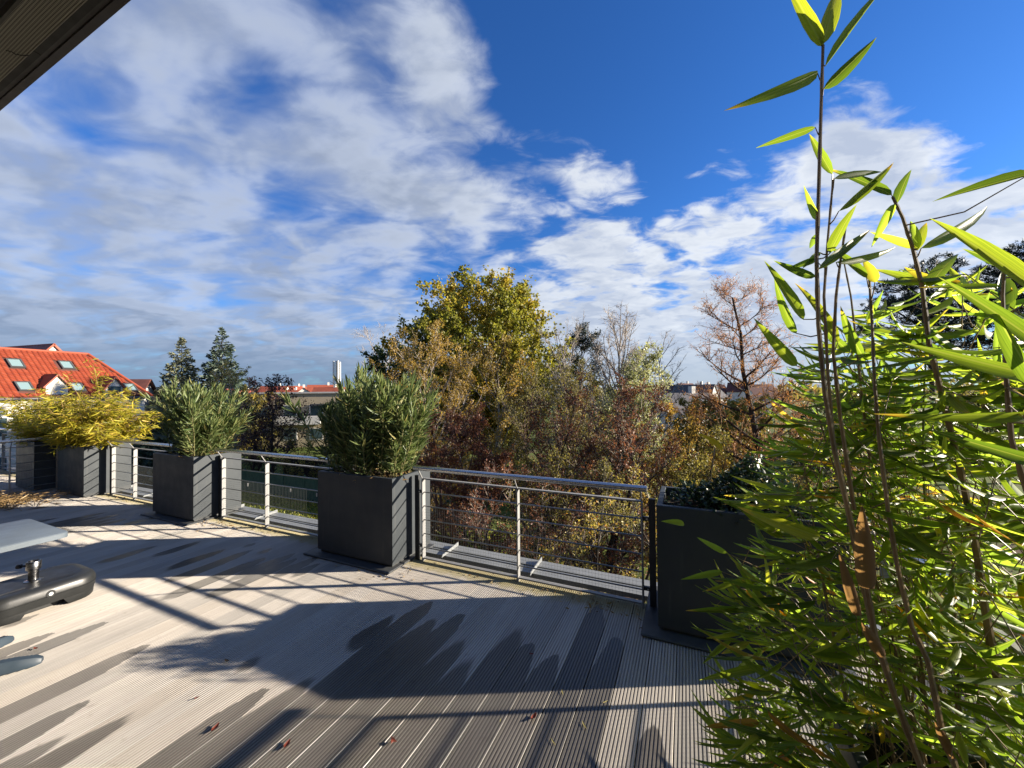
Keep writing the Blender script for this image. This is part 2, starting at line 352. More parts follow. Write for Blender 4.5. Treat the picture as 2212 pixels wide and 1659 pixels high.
class MB:                            # collects simple solids for one mesh
    def __init__(s): s.v = []; s.f = []
    def add(s, v, f):
        b = len(s.v); s.v += [tuple(x) for x in v]; s.f += [tuple(b + i for i in q) for q in f]; return s
    def box(s, x0, x1, y0, y1, z0, z1, bev=0.0):
        if bev <= 0:
            return s.add([(x0, y0, z0), (x1, y0, z0), (x1, y1, z0), (x0, y1, z0), (x0, y0, z1), (x1, y0, z1), (x1, y1, z1), (x0, y1, z1)],
                         [(0, 3, 2, 1), (4, 5, 6, 7), (0, 1, 5, 4), (1, 2, 6, 5), (2, 3, 7, 6), (3, 0, 4, 7)])
        b = bev; L = []
        for z, i in ((z0, b), (z0 + b, 0), (z1 - b, 0), (z1, b)):
            j = b
            L.append([(x0 + i + (j if 0 else 0), y0 + i, z)])
        rings = []
        for z, i in ((z0, b), (z0 + b, 0), (z1 - b, 0), (z1, b)):
            c = b * .9 if i == 0 else 0
            X0, X1, Y0, Y1 = x0 + i, x1 - i, y0 + i, y1 - i
            q = b * .8
            rings.append([(X0 + q, Y0, z), (X1 - q, Y0, z), (X1, Y0 + q, z), (X1, Y1 - q, z), (X1 - q, Y1, z), (X0 + q, Y1, z), (X0, Y1 - q, z), (X0, Y0 + q, z)])
        return s.loft(rings)
    def loft(s, rings, caps=True):
        k = len(rings[0]); v = [p for r in rings for p in r]; f = []
        for i in range(len(rings) - 1):
            for j in range(k):
                a, b = i * k + j, i * k + (j + 1) % k
                f.append((a, b, b + k, a + k))
        if caps:
            f.append(tuple(reversed(range(k)))); f.append(tuple(range((len(rings) - 1) * k, len(rings) * k)))
        return s.add(v, f)
    def tube(s, pts, r, k=8, caps=True):
        pts = [Vector(p) for p in pts]; rs = r if isinstance(r, (list, tuple)) else [r] * len(pts)
        rings = []; prev = None
        for i, p in enumerate(pts):
            d = (pts[min(i + 1, len(pts) - 1)] - pts[max(i - 1, 0)]).normalized()
            if prev is None: u = d.orthogonal().normalized()
            else: u = (prev - d * prev.dot(d)).normalized()
            prev = u; w = d.cross(u)
            rings.append([p + (u * math.cos(2 * math.pi * j / k) + w * math.sin(2 * math.pi * j / k)) * rs[i] for j in range(k)])
        return s.loft(rings, caps)
    def build(s, name, material, parent=None, smooth=False):
        o = mesh_obj(name, s.v, s.f, material, parent, smooth)
        if smooth: autosmooth(o)
        return o
def autosmooth(o, ang=40):
    me = o.data
    import bmesh
    bm = bmesh.new(); bm.from_mesh(me)
    for e in bm.edges: e.smooth = (len(e.link_faces) == 2 and e.calc_face_angle(0) < rad(ang))
    for f in bm.faces: f.smooth = True
    bm.to_mesh(me); bm.free()
def boxpart(name, material, parent, *b, bev=0.0):
    return MB().box(*b, bev=bev).build(name, material, parent)
def clone(src, parent, loc=None, mw=None):
    c = src.copy(); COL.objects.link(c); c.parent = parent
    if loc is not None: c.location = loc
    if mw is not None: c.matrix_basis = mw
    return c
def copy_tree(o, parent=None):
    c = o.copy(); COL.objects.link(c); c.parent = parent
    for ch in list(o.children): copy_tree(ch, c)
    return c

# the terrace axes: t runs along the railing, n points out over it
TH = rad(24.3); RZ = -TH
DV = Vector((math.cos(TH), -math.sin(TH), 0)); NV = Vector((math.sin(TH), math.cos(TH), 0))
def T(t, nn, z=0.0): return DV * t + NV * nn + Vector((0, 0, z))
GZ = -5.2

# ================================================================== SETTING
# ground sheet
R = 3500.0
gv = []; gf = []
gs = [-3500, -600, -150, -60, -30, -10, 10, 30, 60, 150, 600, 3500]
for y in gs:
    for x in gs: gv.append((x, y + 20, GZ))
for j in range(len(gs) - 1):
    for i in range(len(gs) - 1):
        a = j * len(gs) + i; gf.append((a, a + 1, a + len(gs) + 1, a + len(gs)))
tag(mesh_obj('ground', gv, gf, 'ground'), kind='structure')
# street on the left where the car stands
sv = [T(-70, 12.6, GZ + .004), T(-27, 12.6, GZ + .004), T(-27, 15.6, GZ + .004), T(-70, 15.6, GZ + .004)]
tag(mesh_obj('road', sv, [(0, 1, 2, 3)], 'asphalt'), kind='structure')

# terrace deck: slab and one object per board
deck = bpy.data.objects.new('deck', None); COL.objects.link(deck); deck.rotation_euler = (0, 0, RZ); tag(deck, 'sunlit terrace deck of ribbed grey beige composite boards', kind='structure')
boxpart('deck_base', 'soffit_dark', deck, -14.5, 3.2, -2.6, 3.10, -.35, -.026)
prof = []; bw = .0725
prof += [(-bw, -.022), (-bw, -.002), (-bw + .0015, 0)]
ng = 8; pitch = (2 * bw - .011) / ng
for i in range(ng):
    x = -bw + .0055 + i * pitch + pitch * .5
    prof += [(x - .0040, 0), (x - .0031, -.0045), (x + .0031, -.0045), (x + .0040, 0)]
prof += [(bw - .0015, 0), (bw, -.002), (bw, -.022)]
N0, N1 = -2.5, 3.055
pv = [(x, N0, z) for x, z in prof] + [(x, N1, z) for x, z in prof]
k = len(prof); pf = [(i, i + k, i + k + 1, i + 1)[::-1] for i in range(k - 1)] + [tuple(range(k))[::-1], tuple(range(k, 2 * k))]
board = mesh_obj('plank', pv, pf, 'deck_board', deck)
rs = random.Random(4)
tips = {}                             # wet tongues: board centre t -> (tip n, tail n)
def wets(t, tip, tail): tips.setdefault(round(t / .15), []).append((tip, tail))
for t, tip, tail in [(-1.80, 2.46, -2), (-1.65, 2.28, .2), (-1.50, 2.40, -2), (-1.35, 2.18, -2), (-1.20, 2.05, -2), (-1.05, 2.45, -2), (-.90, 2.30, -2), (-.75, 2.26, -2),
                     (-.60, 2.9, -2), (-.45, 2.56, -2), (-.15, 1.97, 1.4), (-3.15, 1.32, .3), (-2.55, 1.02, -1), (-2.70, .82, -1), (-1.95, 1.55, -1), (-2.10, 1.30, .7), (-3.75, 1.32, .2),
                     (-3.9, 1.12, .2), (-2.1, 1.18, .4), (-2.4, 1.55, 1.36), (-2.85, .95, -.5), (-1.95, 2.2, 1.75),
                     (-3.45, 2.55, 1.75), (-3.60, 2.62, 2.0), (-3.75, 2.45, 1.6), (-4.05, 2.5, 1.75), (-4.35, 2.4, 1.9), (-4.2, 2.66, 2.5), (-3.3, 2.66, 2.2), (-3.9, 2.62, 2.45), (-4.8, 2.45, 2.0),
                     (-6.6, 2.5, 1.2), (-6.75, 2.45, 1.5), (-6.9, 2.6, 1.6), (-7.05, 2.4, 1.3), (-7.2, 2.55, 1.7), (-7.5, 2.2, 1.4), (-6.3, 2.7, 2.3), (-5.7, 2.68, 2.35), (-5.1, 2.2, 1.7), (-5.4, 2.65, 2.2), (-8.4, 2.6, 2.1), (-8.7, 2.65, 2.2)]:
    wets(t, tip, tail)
bi = 0
for i in range(-94, 8):
    if i * .15 > 1.0: continue
    o = board if bi == 0 else clone(board, deck)
    bi += 1
    o.location = (i * .15, 0, 0)
    ws = list(tips.get(i, []))
    if rs.random() < .20: ws.append((rs.uniform(0, 2.6), None))
    for j, q in enumerate('abc'):
        if j < len(ws):
            tp, tl = ws[j]
            if tl is None: tl = tp - rs.uniform(.15, .5)
        else: tp, tl = -50., -49.
        o['wet_%s1' % q] = float(tp); o['wet_%s0' % q] = float(tl)

# metal ledge beyond the railing, with its edge upstands
led = thing('roof_ledge', 'pale grey sheet metal ledge running along outside the railing', 'ledge', (0, 0, 0), RZ)
for a, b in ((-14.5, -11.2), (-11.195, -8.0), (-7.995, -4.8), (-4.795, -1.6), (-1.595, 1.6), (1.605, 3.2)):
    boxpart('coping', 'zinc_ledge', led, a, b, 3.36, 3.485, -.14, -.10)
    boxpart('coping', 'zinc_ledge', led, a, b, 3.50, 3.63, -.14, -.094)
boxpart('gutter_floor', 'soffit_dark', led, -14.5, 3.2, 3.10, 3.36, -.40, -.30)
boxpart('edge_face', 'zinc_ledge', led, -14.5, 3.2, 3.485, 3.50, -.16, -.125)
for t in (-9.25, -8.2, -6.05, -5.3, -4.08, -2.30, -1.33):
    m_ = MB(); m_.add([(t - .004, 3.30, -.098), (t + .004, 3.30, -.098), (t + .004, 3.62, -.090), (t - .004, 3.62, -.090),
                       (t - .004, 3.32, -.075), (t + .004, 3.32, -.075), (t + .004, 3.62, -.050), (t - .004, 3.62, -.050)],
                      [(0, 3, 2, 1), (4, 5, 6, 7), (0, 1, 5, 4), (1, 2, 6, 5), (2, 3, 7, 6), (3, 0, 4, 7)])
    m_.build('seam_fin', 'zinc_ledge', led)

# house behind the camera: unseen wall that holds back sky light, and roof overhang
hb = thing('unseen_house_wall', 'unseen house wall behind the terrace, made tall and dark to block sky light', 'wall', (0, 0, 0), RZ)
boxpart('sky_block_wall', 'facade', hb, -14.5, 3.2, -2.2, -1.9, -.02, 4.6)  # out of view; height and dark tone chosen to cut sky light and bounce
boxpart('podium', 'facade', hb, -14.5, 3.2, -2.6, 3.3, GZ, -.42)
ov = thing('roof_overhang', 'dark roof overhang with perforated vent strip in the upper corner', 'roof', (0, 0, 0), RZ)
boxpart('fascia_board', 'fascia', ov, -12, 3, .462, .480, 2.60, 2.795)
boxpart('trim_strip', 'soffit_trim', ov, -12, 3, .452, .4615, 2.606, 2.63)
for a, b in ((-12, -5.2), (-5.197, -1.72), (-1.717, 3)):
    boxpart('soffit_panel', 'soffit_dark', ov, a, b, .436, .4515, 2.604, 2.625)
mesh_obj('vent_strip', [(-12, .366, 2.603), (3, .366, 2.603), (3, .4355, 2.603), (-12, .4355, 2.603)], [(0, 3, 2, 1)], 'perforated', ov)
boxpart('inner_trim', 'soffit_trim', ov, -12, 3, .360, .3658, 2.600, 2.625)
boxpart('soffit_cavity', 'soffit_dark', ov, -12, 3, -1.9, .3595, 2.632, 2.655)
boxpart('roof_plate', 'fascia', ov, -12, 3, -1.9, .4615, 2.66, 2.69)
m = MB(); m.add([(-12, .475, 2.80), (3, .475, 2.80), (3, -5.2, 7.6), (-12, -5.2, 7.6), (-12, .475, 2.70), (3, .475, 2.70), (3, -5.2, 7.4), (-12, -5.2, 7.4)], [(0, 1, 2, 3), (7, 6, 5, 4), (0, 4, 5, 1), (2, 6, 7, 3)]); m.build('sky_block_slope', 'roof_dark', ov)  # unseen slope, added to keep sky light off the planter fronts
# a thread of cobweb and dead stem caught on the strip
MB().tube([(-1.775, .400, 2.598), (-1.765, .408, 2.596), (-1.770, .415, 2.597), (-1.758, .424, 2.596), (-1.742, .434, 2.598)], .0014, 5).build('caught_stem', 'soffit_dark', ov)

# ================================================================== RAILINGS
def railing(t0, length, posts, label, loc, rz, inward=-1, mesh_to=.50, group='railing panels round the terrace', endbars=(True, True)):
    r = thing('railing', label, 'railing', loc, rz, group)
    L = length
    hy = inward * .075
    hb_ = MB(); hb_.tube([(-.045, hy, .885), (L + .045, hy, .885)], .0215, 20); hb_.build('handrail', 'stainless', r, True)
    boxpart('top_bar', 'pale_steel', r, 0, L, -.016, .016, .768, .780)
    for z in (.645, .515, .385, .255, .125):
        m = MB(); m.tube([(0, 0, z), (L, 0, z)], .0062, 8); m.build('rod', 'steel_rod', r, True)
    boxpart('bottom_bar', 'pale_steel', r, 0, L, -.018, .018, .022, .034)
    for x in posts:
        boxpart('post', 'pale_steel', r, x - .006, x + .006, -.024, .024, -.02, .7675, bev=.002)
        m = MB(); m.tube([(x, inward * .02, .7805), (x, hy, .868)], .0062, 8); m.build('strut', 'pale_steel', r, True)
    for e, x in ((0, -.07), (1, L + .07)):
        if endbars[e]:
            boxpart('side_bar', 'dark_metal', r, x - .022, x + .022, -.014, .014, .0, .80, bev=.002)
            for z in (.65, .14):
                q = (x, 0) if e == 0 else (L, x)
                boxpart('clip', 'dark_metal', r, min(q) + .02 * (1 - e), max(q) - .02 * e, -.010, .010, z - .014, z + .014)
                MB().tube([(x * .5 + (0 if e == 0 else L * .5), -.010, z), (x * .5 + (0 if e == 0 else L * .5), -.016, z)], .007, 8).build('bolt', 'stainless', r)
    v = []; f = []
    w = MB(); nx = int(L / .0254)
    for i in range(1, nx): w.add(*wirebox(i * .0254, i * .0254, .035, mesh_to, inward * -.012))
    for i in range(int((mesh_to - .035) / .0254)): w.add(*wirebox(0, L, .045 + i * .0254, .045 + i * .0254, inward * -.013))
    o = w.build('wire_mesh', 'wire', r); o['kind'] = 'stuff'
    return r
def wirebox(x0, x1, z0, z1, y, a=.00045):
    return ([(x0 - a, y - a, z0 - a), (x1 + a, y - a, z0 - a), (x1 + a, y + a, z0 - a), (x0 - a, y + a, z0 - a), (x0 - a, y - a, z1 + a), (x1 + a, y - a, z1 + a), (x1 + a, y + a, z1 + a), (x0 - a, y + a, z1 + a)],
            [(0, 3, 2, 1), (4, 5, 6, 7), (0, 1, 5, 4), (1, 2, 6, 5), (2, 3, 7, 6), (3, 0, 4, 7)])
NR = 3.0
railing(0, 1.98, (.0, .98, 1.98), 'long railing panel in front of the red brown shrubs, right of the middle planter', T(-2.29, NR), RZ)
railing(0, 1.94, (.0, .86, 1.94), 'railing panel with lawn and green fence behind it, between two oleander planters', T(-5.44, NR), RZ)
railing(0, 1.86, (.0, .68, 1.86), 'railing panel through which a parked car shows, between yellow bamboo and oleander', T(-8.36, NR), RZ)
railing(0, 3.5, (.0, 1.0, 2.0, 3.0, 3.5), 'railing turning towards the viewer at the far left edge of the terrace', T(-9.72, -.72), RZ + rad(90), inward=-1, endbars=(False, True))
railing(0, 3.1, (.0, 1.0, 2.1, 3.1), 'side railing hidden behind the tall green bamboo at the right', T(.94, -.45), RZ + rad(90), inward=1, endbars=(False, False))
railing(0, 2.6, (.0, .9, 1.8, 2.6), 'neighbouring railing beyond the side railing at the far left', T(-13.6, NR + .1), RZ, endbars=(False, True))

# ================================================================== PLANTERS
def planter(w, d, h, label, loc, rz, plate=True, group='anthracite planter boxes'):
    p = thing('planter', label, 'planter', loc, rz, group)
    zb = 0.0
    if plate:
        boxpart('base_plate', 'anthracite', p, -.10, w + .03, -.09, d + .04, .002, .020, bev=.006); zb = .0205
    m = MB(); t = .022
    def ring(i, z): return [(i, i, z), (w - i, i, z), (w - i, d - i, z), (i, d - i, z)]
    m.loft([ring(.022, zb), ring(.022, zb + .022), ring(.0, zb + .0235), ring(.0, h - .004), ring(.004, h), ring(t * 1.5, h), ring(t * 1.5 + .004, h - .004), ring(t * 1.5 + .004, h - .16)], caps=False)
    m.f.append((3, 2, 1, 0)); b = m.build('box', 'anthracite', p)
    # soil
    rng = random.Random(int(w * 1000) + len(label)); nx, ny = 22, 12; v = []; f = []
    for j in range(ny + 1):
        for i in range(nx + 1):
            v.append((t * 1.5 + .005 + (w - t * 3 - .01) * i / nx, t * 1.5 + .005 + (d - t * 3 - .01) * j / ny, h - .06 + rng.uniform(-.012, .012)))
    for j in range(ny):
        for i in range(nx):
            a = j * (nx + 1) + i; f.append((a, a + 1, a + nx + 2, a + nx + 1))
    mesh_obj('soil_surface', v, f, 'soil', p)
    return p
PF = 2.72; PD = .56; PH_ = .815
planter(.95, PD, PH_, 'anthracite planter with broad oleander, left of the long railing panel', T(-3.37, PF), RZ)
planter(.95, PD, PH_, 'anthracite planter holding the smaller oleander, second from the left', T(-6.50, PF), RZ)
planter(.95, PD, PH_ - .02, 'anthracite planter holding the yellow bamboo at the far corner', T(-9.48, PF), RZ, plate=False)
planter(1.0, PD, PH_ + .02, 'dark planter with low glossy shrub behind the tall bamboo leaves', T(-.19, PF), RZ)
planter(.42, 1.75, .42, 'planter box under the tall green bamboo at the right edge', T(.47, .02), RZ, plate=False)
planter(.80, .45, PH_, 'dark planter standing just beyond the far left railing', T(-10.72, 2.58), RZ, plate=False)
planter(.90, .45, PH_, 'planter at the left picture edge on the neighbouring terrace', T(-12.7, 3.3), RZ, plate=False)

# ================================================================== PARASOL BASE
pb = thing('parasol_base', 'black resin parasol base with chrome tube beside the table', 'parasol base', T(-4.56, 1.19), RZ)
def rr(w, d, r, z, k=6, nx=0):
    P_ = []
    for cx, cy, a0 in ((w - r, d - r, 0), (-w + r, d - r, 90), (-w + r, -d + r, 180), (w - r, -d + r, 270)):
        for i in range(k + 1):
            a = rad(a0 + 90 * i / k); P_.append((cx + r * math.cos(a), cy + r * math.sin(a), z))
    return P_
m = MB()
m.loft([rr(.235, .285, .12, .055), rr(.243, .293, .125, .085), rr(.247, .297, .127, .110), rr(.242, .292, .125, .113), rr(.242, .292, .125, .117), rr(.247, .297, .127, .120), rr(.244, .294, .125, .150), rr(.232, .282, .12, .175), rr(.212, .262, .11, .187), rr(.175, .225, .10, .192), rr(.168, .218, .10, .188), rr(.05, .06, .03, .189)])
m.build('tank', 'black_resin', pb, True)
# lower skirt in blocks so the carrying slots stay open
for sg in (-1, 1):
    def half(w_, d_, r_, z, cut):
        q = [(x, y, z) for x, y, zz in rr(w_, d_, r_, z) if y > cut]
        q = [(w_, cut, z)] + q + [(-w_, cut, z)]
        return q if sg > 0 else [(x, -y, z) for x, y, zz in q[::-1]]
    MB().loft([half(.225, .275, .115, .002, .118), half(.233, .283, .12, .014, .112), half(.236, .286, .121, .0548, .088)]).build('skirt', 'black_resin', pb, True)
boxpart('slot_back', 'black_resin', pb, -.15, .15, -.086, .086, .004, .0545)
for dz_, r_ in ((0, 0),):
    MB().loft([[(.246 + e, .02 + rr_ * math.cos(a), .128 + rr_ * math.sin(a)) for a in [2 * math.pi * i / 16 for i in range(16)]] for e, rr_ in ((-.004, .026), (.003, .024), (.003, .018))]).build('plug_seat', 'black_resin', pb)
    MB().loft([[(.249 + e, .02 + rr_ * math.cos(a), .128 + rr_ * math.sin(a)) for a in [2 * math.pi * i / 16 for i in range(16)]] for e, rr_ in ((0, .013), (.004, .012))]).build('plug', 'lamp_lens', pb)
m = MB(); z0 = .186
prof_ = [(.050, 0), (.050, .006), (.034, .008), (.0275, .012), (.0275, .115)]
m.loft([[(r_ * math.cos(2 * math.pi * i / 24), r_ * math.sin(2 * math.pi * i / 24), z0 + h) for i in range(24)] for r_, h in prof_]); m.build('tube', 'chrome_dark', pb, True)
m = MB(); m.loft([[(r_ * math.cos(2 * math.pi * i / 24), r_ * math.sin(2 * math.pi * i / 24), z0 + h) for i in range(24)] for r_, h in ((.036, .086), (.039, .089), (.039, .146), (.036, .150), (.030, .150), (.030, .10))]); m.build('collar', 'chrome_dark', pb, True)
MB().tube([(-.03, -.03, z0 + .118), (-.055, -.05, z0 + .118)], [.008, .008], 8).build('screw_shaft', 'dark_metal', pb, True)
MB().tube([(-.052, -.048, z0 + .118), (-.070, -.062, z0 + .118)], [.016, .016], 10).build('knob', 'dark_metal', pb, True)
boxpart('top_relief', 'black_resin', pb, -.12, .12, -.20, -.07, .187, .1905, bev=.001)

# ================================================================== TABLE
tb = thing('patio_table', 'grey patio table whose corner enters at the left edge', 'table', T(-3.97, .46), RZ)
m = MB(); m.loft([rr(.318, .62, .03, .682), rr(.33, .64, .035, .686), rr(.33, .64, .035, .716), rr(.324, .634, .032, .722)])
m.build('table_top', 'table_grey', tb, True)
MB().tube([(.17, 0, .08), (.17, 0, .682)], .035, 16).build('pedestal', 'table_blue', tb, True)
for fx, fy in ((.27, .50), (-.23, .50), (.27, -.50), (-.23, -.50)):
    a = Vector((.17, 0, 0)); e = Vector((.17 + fx, fy, 0)); dr = (e - a).normalized(); sd = Vector((-dr.y, dr.x, 0)); Lf = (e - a).length
    rings = []
    for s, w_, h_, zb in ((0, .045, .115, .03), (.5 * Lf, .042, .09, .02), (.82 * Lf, .038, .068, .010), (Lf * .96, .034, .05, .008), (Lf, .022, .036, .010)):
        c0 = a + dr * s
        rings.append([c0 + sd * (w_ * x) + Vector((0, 0, zb + (h_ - zb) * z)) for x, z in ((-1, 0), (1, 0), (1, .55), (.55, 1), (-.55, 1), (-1, .55))])
    ft = MB().loft(rings).build('foot', 'table_blue', tb, True)
    c0 = a + dr * (Lf * .90)
    MB().tube([c0 + Vector((0, 0, .0005)), c0 + Vector((0, 0, .012))], .02, 12).build('glide', 'rubber', ft)

# ================================================================== FOLIAGE ENGINE
def frames(d):
    d = d / np.maximum(np.linalg.norm(d, axis=1, keepdims=True), 1e-9)
    ref = np.where(np.abs(d[:, 2:3]) > .9, np.array([[1., 0, 0]]), np.array([[0, 0, 1.]]))
    u = np.cross(d, ref); u /= np.maximum(np.linalg.norm(u, axis=1, keepdims=True), 1e-9)
    return d, u, np.cross(u, d)
def tubes_np(segs, k=4):
    s = np.asarray(segs, dtype=np.float64); p0, p1, r0, r1 = s[:, 0:3], s[:, 3:6], s[:, 6:7], s[:, 7:8]
    d, u, w = frames(p1 - p0)
    a = np.arange(k) * 2 * math.pi / k
    off = u[:, None, :] * np.cos(a)[None, :, None] + w[:, None, :] * np.sin(a)[None, :, None]
    v = np.concatenate([p0[:, None, :] + off * r0[:, None, :], p1[:, None, :] + off * r1[:, None, :]], axis=1).reshape(-1, 3)
    b = (np.arange(len(s)) * 2 * k)[:, None]; j = np.arange(k)[None, :]; j2 = (j + 1) % k
    f = np.stack([b + j, b + j2, b + k + j2, b + k + j], axis=2).reshape(-1, 4)
    return v, f
def leaves_np(c, d, L, Wd, rng, fold=.25, nrm=None):
    """diamond leaves, each two triangles folded on the midrib"""
    d, u, w = frames(d)
    a = rng.uniform(0, 2 * math.pi, (len(c), 1)) if nrm is None else nrm
    s = u * np.cos(a) + w * np.sin(a); q = np.cross(d, s)
    L = np.asarray(L).reshape(-1, 1); Wd = np.asarray(Wd).reshape(-1, 1)
    v = np.stack([c, c + d * L * .45 + s * Wd * .5 + q * Wd * fold, c + d * L, c + d * L * .45 - s * Wd * .5 + q * Wd * fold], axis=1).reshape(-1, 3)
    b = (np.arange(len(c)) * 4)[:, None]
    f = np.concatenate([b + np.array([[0, 1, 2]]), b + np.array([[0, 2, 3]])], axis=0)
    return v, f
def crown_mesh(name, parts, mats, parent, kind=None):
    """parts: list of (verts, quads or tris, material index, rnd per vertex)"""
    me = bpy.data.meshes.new(name); V = []; A = []; LI = []; LS = []; MI = []; b = 0; lo = 0
    for v, f, mi, a in parts:
        if len(f) == 0: continue
        V.append(v); A.append(np.full(len(v), .5) if a is None else a)
        LI.append((f + b).ravel()); kk = f.shape[1]; LS.append(lo + np.arange(len(f)) * kk); MI.append(np.full(len(f), mi)); lo += f.size; b += len(v)
    V = np.concatenate(V).astype(np.float32); LI = np.concatenate(LI).astype(np.int32); LS = np.concatenate(LS).astype(np.int32); MI = np.concatenate(MI).astype(np.int32)
    me.vertices.add(len(V)); me.vertices.foreach_set('co', V.ravel()); me.loops.add(len(LI)); me.loops.foreach_set('vertex_index', LI)
    me.polygons.add(len(LS)); me.polygons.foreach_set('loop_start', LS); me.update(calc_edges=True)
    for q in mats: me.materials.append(G(q))
    me.polygons.foreach_set('material_index', MI)
    at_ = me.attributes.new('rnd', 'FLOAT', 'POINT'); at_.data.foreach_set('value', np.concatenate(A).astype(np.float32))
    o = link(bpy.data.objects.new(name, me), parent)
    if kind: o['kind'] = kind
    return o
SHAPES = {
    'round': lambda f: math.sqrt(max(0.04, 1 - ((f - .42) / .60) ** 2)),
    'column': lambda f: .55 + .45 * math.sqrt(max(0, 1 - ((f - .35) / .66) ** 2)),
    'vase': lambda f: .45 + .55 * f,
    'egg': lambda f: math.sqrt(max(0.03, 1 - ((f - .30) / .71) ** 2)),
    'dome': lambda f: math.sqrt(max(0.10, 1 - ((f - .45) / .58) ** 2)),
    'spire': lambda f: .12 + .88 * (1 - f) ** .8,
    'cone': lambda f: max(.05, 1.0 - f),
}
def vnorm(x, y, z):
    l = math.sqrt(x * x + y * y + z * z) or 1.; return x / l, y / l, z / l
def branch(rng, p, d, L, r, ns, wob, trop, segs, tiprad=.35):
    """one wobbling branch; returns its points"""
    x, y, z = p; dx_, dy_, dz_ = d; pts = [(x, y, z, dx_, dy_, dz_)]; st = L / ns
    for i in range(ns):
        dx_, dy_, dz_ = vnorm(dx_ + rng.uniform(-wob, wob), dy_ + rng.uniform(-wob, wob), dz_ + rng.uniform(-wob, wob) + trop)
        nx_, ny_, nz_ = x + dx_ * st, y + dy_ * st, z + dz_ * st
        ra = r * (1 - (1 - tiprad) * i / ns); rb = r * (1 - (1 - tiprad) * (i + 1) / ns)
        segs.append((x, y, z, nx_, ny_, nz_, ra, rb)); x, y, z = nx_, ny_, nz_
        pts.append((x, y, z, dx_, dy_, dz_))
    return pts
def tree(name, label, cat, base, H, Rad, seed, bark, leaf=None, shape='round', cb=.3, nl=26, n2=7, n3=6, up=.9, trop=.05, wob=.22,
         nleaf=9000, lsize=.2, lw=.6, tr=None, lean=(0, 0), tall=None, group=None, leafzone=None, twig_r=1.0, stems=1, droop=0.0, jitter=1.0, twigbark=None, sun_leaf=0.0):
    rng = random.Random(seed); nr = np.random.default_rng(seed)
    root = thing(name, label, cat, base, 0, group)
    tr = tr or H * .014 + .02
    tall = tall or (.82 if stems == 1 else .66)
    big = []; small = []; tw = []
    for s_ in range(stems):
        az0 = rng.uniform(0, 6.28); off = 0 if stems == 1 else Rad * .18
        lx = lean[0] + (math.cos(az0) * Rad * .35 if stems > 1 else 0); ly = lean[1] + (math.sin(az0) * Rad * .35 if stems > 1 else 0)
        tp = []; ns = 9
        wx = wy = 0
        for i in range(ns + 1):
            f = i / ns
            if i: wx += rng.uniform(-1, 1) * H * .016; wy += rng.uniform(-1, 1) * H * .016
            tp.append((math.cos(az0) * off + lx * f ** 1.4 + wx, math.sin(az0) * off + ly * f ** 1.4 + wy, H * tall * f))
        for i in range(ns):
            f = i / ns; big.append((*tp[i], *tp[i + 1], tr * (1 - .86 * f), tr * (1 - .86 * (f + 1 / ns))))
        def trunk(h):
            q = max(0, min(.9999, h / (H * tall))) * ns; i = int(q); q -= i
            return tuple(tp[i][k_] * (1 - q) + tp[i + 1][k_] * q for k_ in range(3))
        nls = max(3, nl // stems)
        for i in range(nls):
            f = (i + rng.uniform(.1, .9)) / nls
            h = H * (cb + (1 - cb) * f)
            R_ = Rad * SHAPES[shape](f) * rng.uniform(.78, 1.08) * (1 if stems == 1 else .75)
            az = i * 2.39996 + rng.uniform(-.35, .35) + az0
            hs_ = max(H * cb * .35, h - up * R_); p0 = trunk(hs_)
            cx, cy, _ = trunk(h)
            e = (cx + math.cos(az) * R_, cy + math.sin(az) * R_, h - droop * R_)
            d0 = (e[0] - p0[0], e[1] - p0[1], e[2] - p0[2]); L = math.sqrt(sum(q * q for q in d0)); d0 = vnorm(*d0)
            lr = tr * .36 * (1 - .55 * f) * min(1, L / (Rad + 1e-6) + .2)
            pts = branch(rng, p0, (d0[0], d0[1], d0[2] - trop * 2), L, lr, 5, wob * .6, trop, big, .3)
            clump = rng.random()
            tw.append((pts[-2], pts[-1], clump, f))
            for j in range(n2):
                q = rng.uniform(.25, 1.0); ii = min(4, int(q * 5)); b0 = pts[ii]; b1 = pts[ii + 1]; ff = q * 5 - ii
                ff = min(1, ff)
                s0 = tuple(b0[k_] * (1 - ff) + b1[k_] * ff for k_ in range(3))
                d1 = vnorm(b1[3] * .7 + rng.gauss(0, .6), b1[4] * .7 + rng.gauss(0, .6), b1[5] * .7 + rng.gauss(0, .45) + .25 - droop)
                L1 = (.20 * R_ + .16 * Rad + .15) * (1.25 - .6 * q) * rng.uniform(.6, 1.15)
                p2 = branch(rng, s0, d1, L1, lr * .32 + .004, 3, wob, trop, small, .35)
                tw.append((p2[-2], p2[-1], clump, f))
                for k2 in range(n3):
                    c0 = p2[rng.randint(1, 3)]
                    d2 = vnorm(c0[3] * .7 + rng.gauss(0, .6), c0[4] * .7 + rng.gauss(0, .6), c0[5] * .7 + rng.gauss(0, .5) + .15 - droop)
                    p3 = branch(rng, c0[:3], d2, L1 * rng.uniform(.3, .62), (lr * .11 + .0022) * twig_r, 2, wob, trop, small, .4)
                    tw.append((p3[0], p3[-1], clump, f))
    v, f = tubes_np(big, 6); mesh_obj('trunk', v, f, bark, root, True)
    parts = []
    v, f = tubes_np(small, 3); parts.append((v, f, 0, None))
